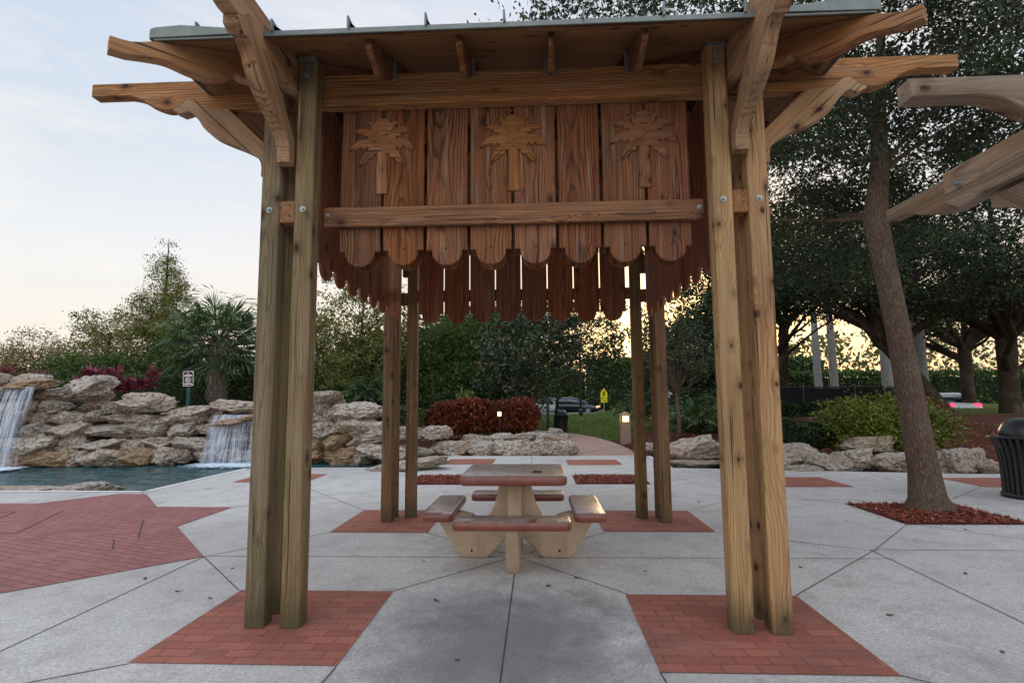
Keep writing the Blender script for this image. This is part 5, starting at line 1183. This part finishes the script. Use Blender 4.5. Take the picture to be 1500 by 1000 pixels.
def shrub(name, label, z0, ells, ncl, cr, per, L, W, leaf, stems=10):
    e0 = ells[0]; t = thing(name, label, 'shrub', (e0[0], e0[1], z0)); _, c = crown(t, ells, ncl, cr, per, L, W, leaf, .0, .55, 'foliage', .8); mb = MB()
    for k in range(stems):
        q = V(c[random.randrange(len(c))]); b_ = V((e0[0]*.5+q.x*.5, e0[1]*.5+q.y*.5, z0-.05)); limbs(mb, b_, .02, [q], .006, n=5)
    for k in range(stems//2):   # stray shoots
        q = V(c[random.randrange(len(c))]); tube(mb, [q, q+V((random.uniform(-.1, .1), random.uniform(-.1, .1), random.uniform(.2, .45)))], [.007, .003], 4, False)
    mb.build('stems', 'stem', t); return t
shrub('yellow_bush', 'bushy yellow green shrub between the front right posts and big oak trunk', .35, [(8.2, 10.1, .8, 1.1, .8, .5), (7.75, 10, .95, .7, .8, .42), (8.75, 10.2, 1.05, .85, .8, .46), (9.45, 10, .78, .6, .7, .42), (7.3, 9.9, .68, .4, .6, .34), (8.3, 9.6, .6, 1.0, .5, .3)], 420, .26, 46, .095, .045, 'yelleaf', 26)
hedge('dark_bush', 'low dark shrub behind the boulders, left of the yellow green shrub', 'shrub', 5.4, 7.3, 9.7, 11.2, .3, .95, 6000, .1, .05, 'darkleaf', bulge=.3, rnd=.9)
hedge('dark_bush', 'dark shrub below the mesh fence', 'shrub', 8.5, 12.0, 16.5, 18.5, .4, 1.35, 7000, .12, .06, 'darkleaf', bulge=.3, rnd=.9)
shrub('red_bush', 'reddish green shrub on the mulch bank right of the big oak trunk', .45, [(11.4, 13.4, .85, .7, .5, .4), (10.9, 13.3, .75, .5, .5, .32), (11.9, 13.5, .95, .45, .4, .42)], 90, .25, 40, .1, .045, 'redleaf', 14)
hedge('dark_bush', 'dark bank of shrubs left of the magnolia', 'shrub', -4.2, -.6, 17.5, 19.5, .3, 1.9, 9000, .14, .07, 'darkleaf', bulge=.4, rnd=.9)
hedge('dark_bush', 'dark bank of shrubs behind the front left posts', 'shrub', -9.8, -4.6, 17.8, 19.6, .6, 2.0, 11000, .14, .07, 'darkleaf', bulge=.4, rnd=.9)
hedge('dark_bush', 'dark shrubs behind the back right posts', 'shrub', 4.8, 8.2, 15.0, 17.0, .3, 1.9, 9000, .13, .06, 'darkleaf', bulge=.4, rnd=.9)
hedge('red_bush', 'low red shrubs left of the far litter bin', 'shrub', -1.6, .3, 27, 28.5, .3, .9, 4000, .16, .06, 'redleaf', bulge=.3, rnd=.9)
hedge('tall_hedge', 'tall clipped hedge along the road behind the crossing sign', 'hedge', 4.9, 30, 54, 57, .2, 5.8, 14000, .34, .16, 'hedgeleaf', bulge=.3)
hedge('tall_hedge', 'lower stretch of clipped hedge behind the cars', 'hedge', -26, 5.6, 55.5, 57.5, .2, 4.9, 14000, .34, .16, 'hedgeleaf', bulge=.3)
hedge('tall_hedge', 'long clipped hedge along the right behind the oaks and royal palms', 'hedge', 14, 62, 40.6, 43, .2, 3.5, 26000, .28, .13, 'hedgeleaf', bulge=.3)
# ti plants behind the wall
def ti(x, y, z, label):
    t = thing('ti_plant', label, 'plant', (x, y, z), 'red ti plants above the waterfall wall'); P = []; D = []
    mb = MB()
    for k in range(6):
        sx_, sy_, h = x+random.uniform(-.45, .45), y+random.uniform(-.25, .25), random.uniform(.45, .95); tube(mb, [(sx_, sy_, z-.05), (sx_, sy_, z+h)], [.015, .01], 5, False)
        for i in range(26):
            a = i*2.4; el = random.uniform(-.2, 1.2); d = V((math.cos(a)*math.cos(el), math.sin(a)*math.cos(el), math.sin(el))); q = V((sx_, sy_, z+h-.15+.2*i/26))+d*.16; P.append(tuple(q)); D.append(tuple(d))
    mb.build('stems', 'stem', t); leaves_mesh('leaves', np.array(P), .36, .075, 'tileaf', t, dirs=np.array(D))
for i, (x, lb) in enumerate(((-17.3, 'leftmost of the red ti plants, at the frame edge'), (-16.2, 'red ti plant above the left waterfall'), (-14.3, 'red ti plant left in the clump behind the rounded cap boulder'), (-13.5, 'red ti plant in the middle of the clump behind the cap boulders'), (-12.6, 'rightmost red ti plant, beside the clipped hedge'))):
    ti(x, 13.4, 1.55, lb)
# yellow flowers in the dark hedge tops are left to the foliage colours; sprigs over the red hedge
hedge('sprig_shrub', 'small lime green sprigs poking up behind the red hedge', 'shrub', -2.6, -2.0, 14.6, 15.0, .6, 1.75, 500, .12, .05, 'yelleaf', bulge=.2, rnd=.9, stems=3)
# distant wood
def wood_band(name, x0, x1, y0, y1, zlo, zhi, n, L, mat, seed):
    x = rng.uniform(x0, x1, n); y = rng.uniform(y0, y1, n)
    top = np.array([zlo+(zhi-zlo)*(.5+.5*mnoise.fractal(V((a*.09+seed, seed, 0)), 1, 2, 4)) for a in x])
    z = top*rng.random(n)**.6; P = np.stack([x, y, z], 1)
    keep = np.array([mnoise.noise(V((a*.35, b*.2, c*.4+seed))) > -.12-(.5 if c < 3 else 0) for a, b, c in P]); P = P[keep]
    leaves_mesh(name, P, L*(.6+.8*rng.random(len(P))), L*.5, mat, None, kind='stuff')
wood_band('far_wood', -120, -12, 50, 75, 3.2, 7.5, 15000, .75, 'farleaf', 3.0)
wood_band('far_wood', -14, 120, 66, 85, 5.0, 15, 19000, .8, 'farleaf', 9.0)
wood_band('far_wood', -14, -1, 33, 40, 4.5, 8.5, 9000, .4, 'darkleaf', 5.0)
# lawn grass
n = 26000; gx = rng.uniform(-3, 16, n); gy = 15+rng.random(n)**1.3*28
ok = np.array([min(math.hypot(a-p[0], b-p[1]) for p in PATH[::3]) > 1.15 and b > 16.5+.5*mnoise.noise(V((a, b, 0))) for a, b in zip(gx, gy)]); gx, gy = gx[ok], gy[ok]
P = np.stack([gx, gy, [gz(a, b)+.03 for a, b in zip(gx, gy)]], 1); d = rng.normal(size=P.shape)*.45; d[:, 2] = 1
leaves_mesh('lawn_grass', P, .12*(.6+.8*rng.random(len(P))), .02, 'grass', None, dirs=d, kind='stuff')
# fallen leaves on the plaza
lm = []
for k in range(3):
    mb = MB(); n = 7; top = []; 
    for i in range(n): u = i/(n-1); top.append((u*.09-.045, .017*math.sin(math.pi*u)**.8*(1+.2*k)))
    vs = [(a, b, .006+.012*abs(b)*20*.05+.008*math.sin(i+k)) for i, (a, b) in enumerate(top)]+[(a, -b, .008+.006*math.cos(i*1.3+k)) for i, (a, b) in enumerate(top)]
    mb.add(vs, [(i, i+1, n+i+1, n+i) for i in range(n-1)]); ob = mb.build('fallen_leaf', 'dry'); lm.append(ob.data); bpy.data.objects.remove(ob)
LP = [(-2.7, .7), (-2.35, .55), (-1.62, -.1), (-2.6, 1.3), (-.6, .55), (.25, .9), (1.1, 1.3), (2.5, 1.45), (2.9, -.2), (2.6, .35), (.8, 3.3), (1.3, 3.6), (.7, 4.4), (1.0, 5.2), (3.0, 5.0), (5.6, 5.6), (6.4, 5.0), (6.0, 4.8), (5.0, 2.9), (-.9, 1.55), (-1.5, 1.7), (.5, 1.1), (2.5, 4.6), (3.6, 6.4), (6.9, 6.2), (-.3, -.4), (1.5, -.75), (.4, -.95), (-3.2, 1.0), (3.8, 1.3), (4.4, .6), (2.0, 5.7), (6.6, 7.0), (5.2, 6.9)]
for i, (x, y) in enumerate(LP):
    o = link('fallen_leaf', lm[i % 3]); o.location = (x, y, .004); o.rotation_euler = (0, 0, random.uniform(0, 6.3)); o.scale = (random.uniform(.35, .75),)*3
    tag(o, 'small dry brown leaf lying on the pale plaza paving', 'leaf', 'fallen leaves on the plaza')
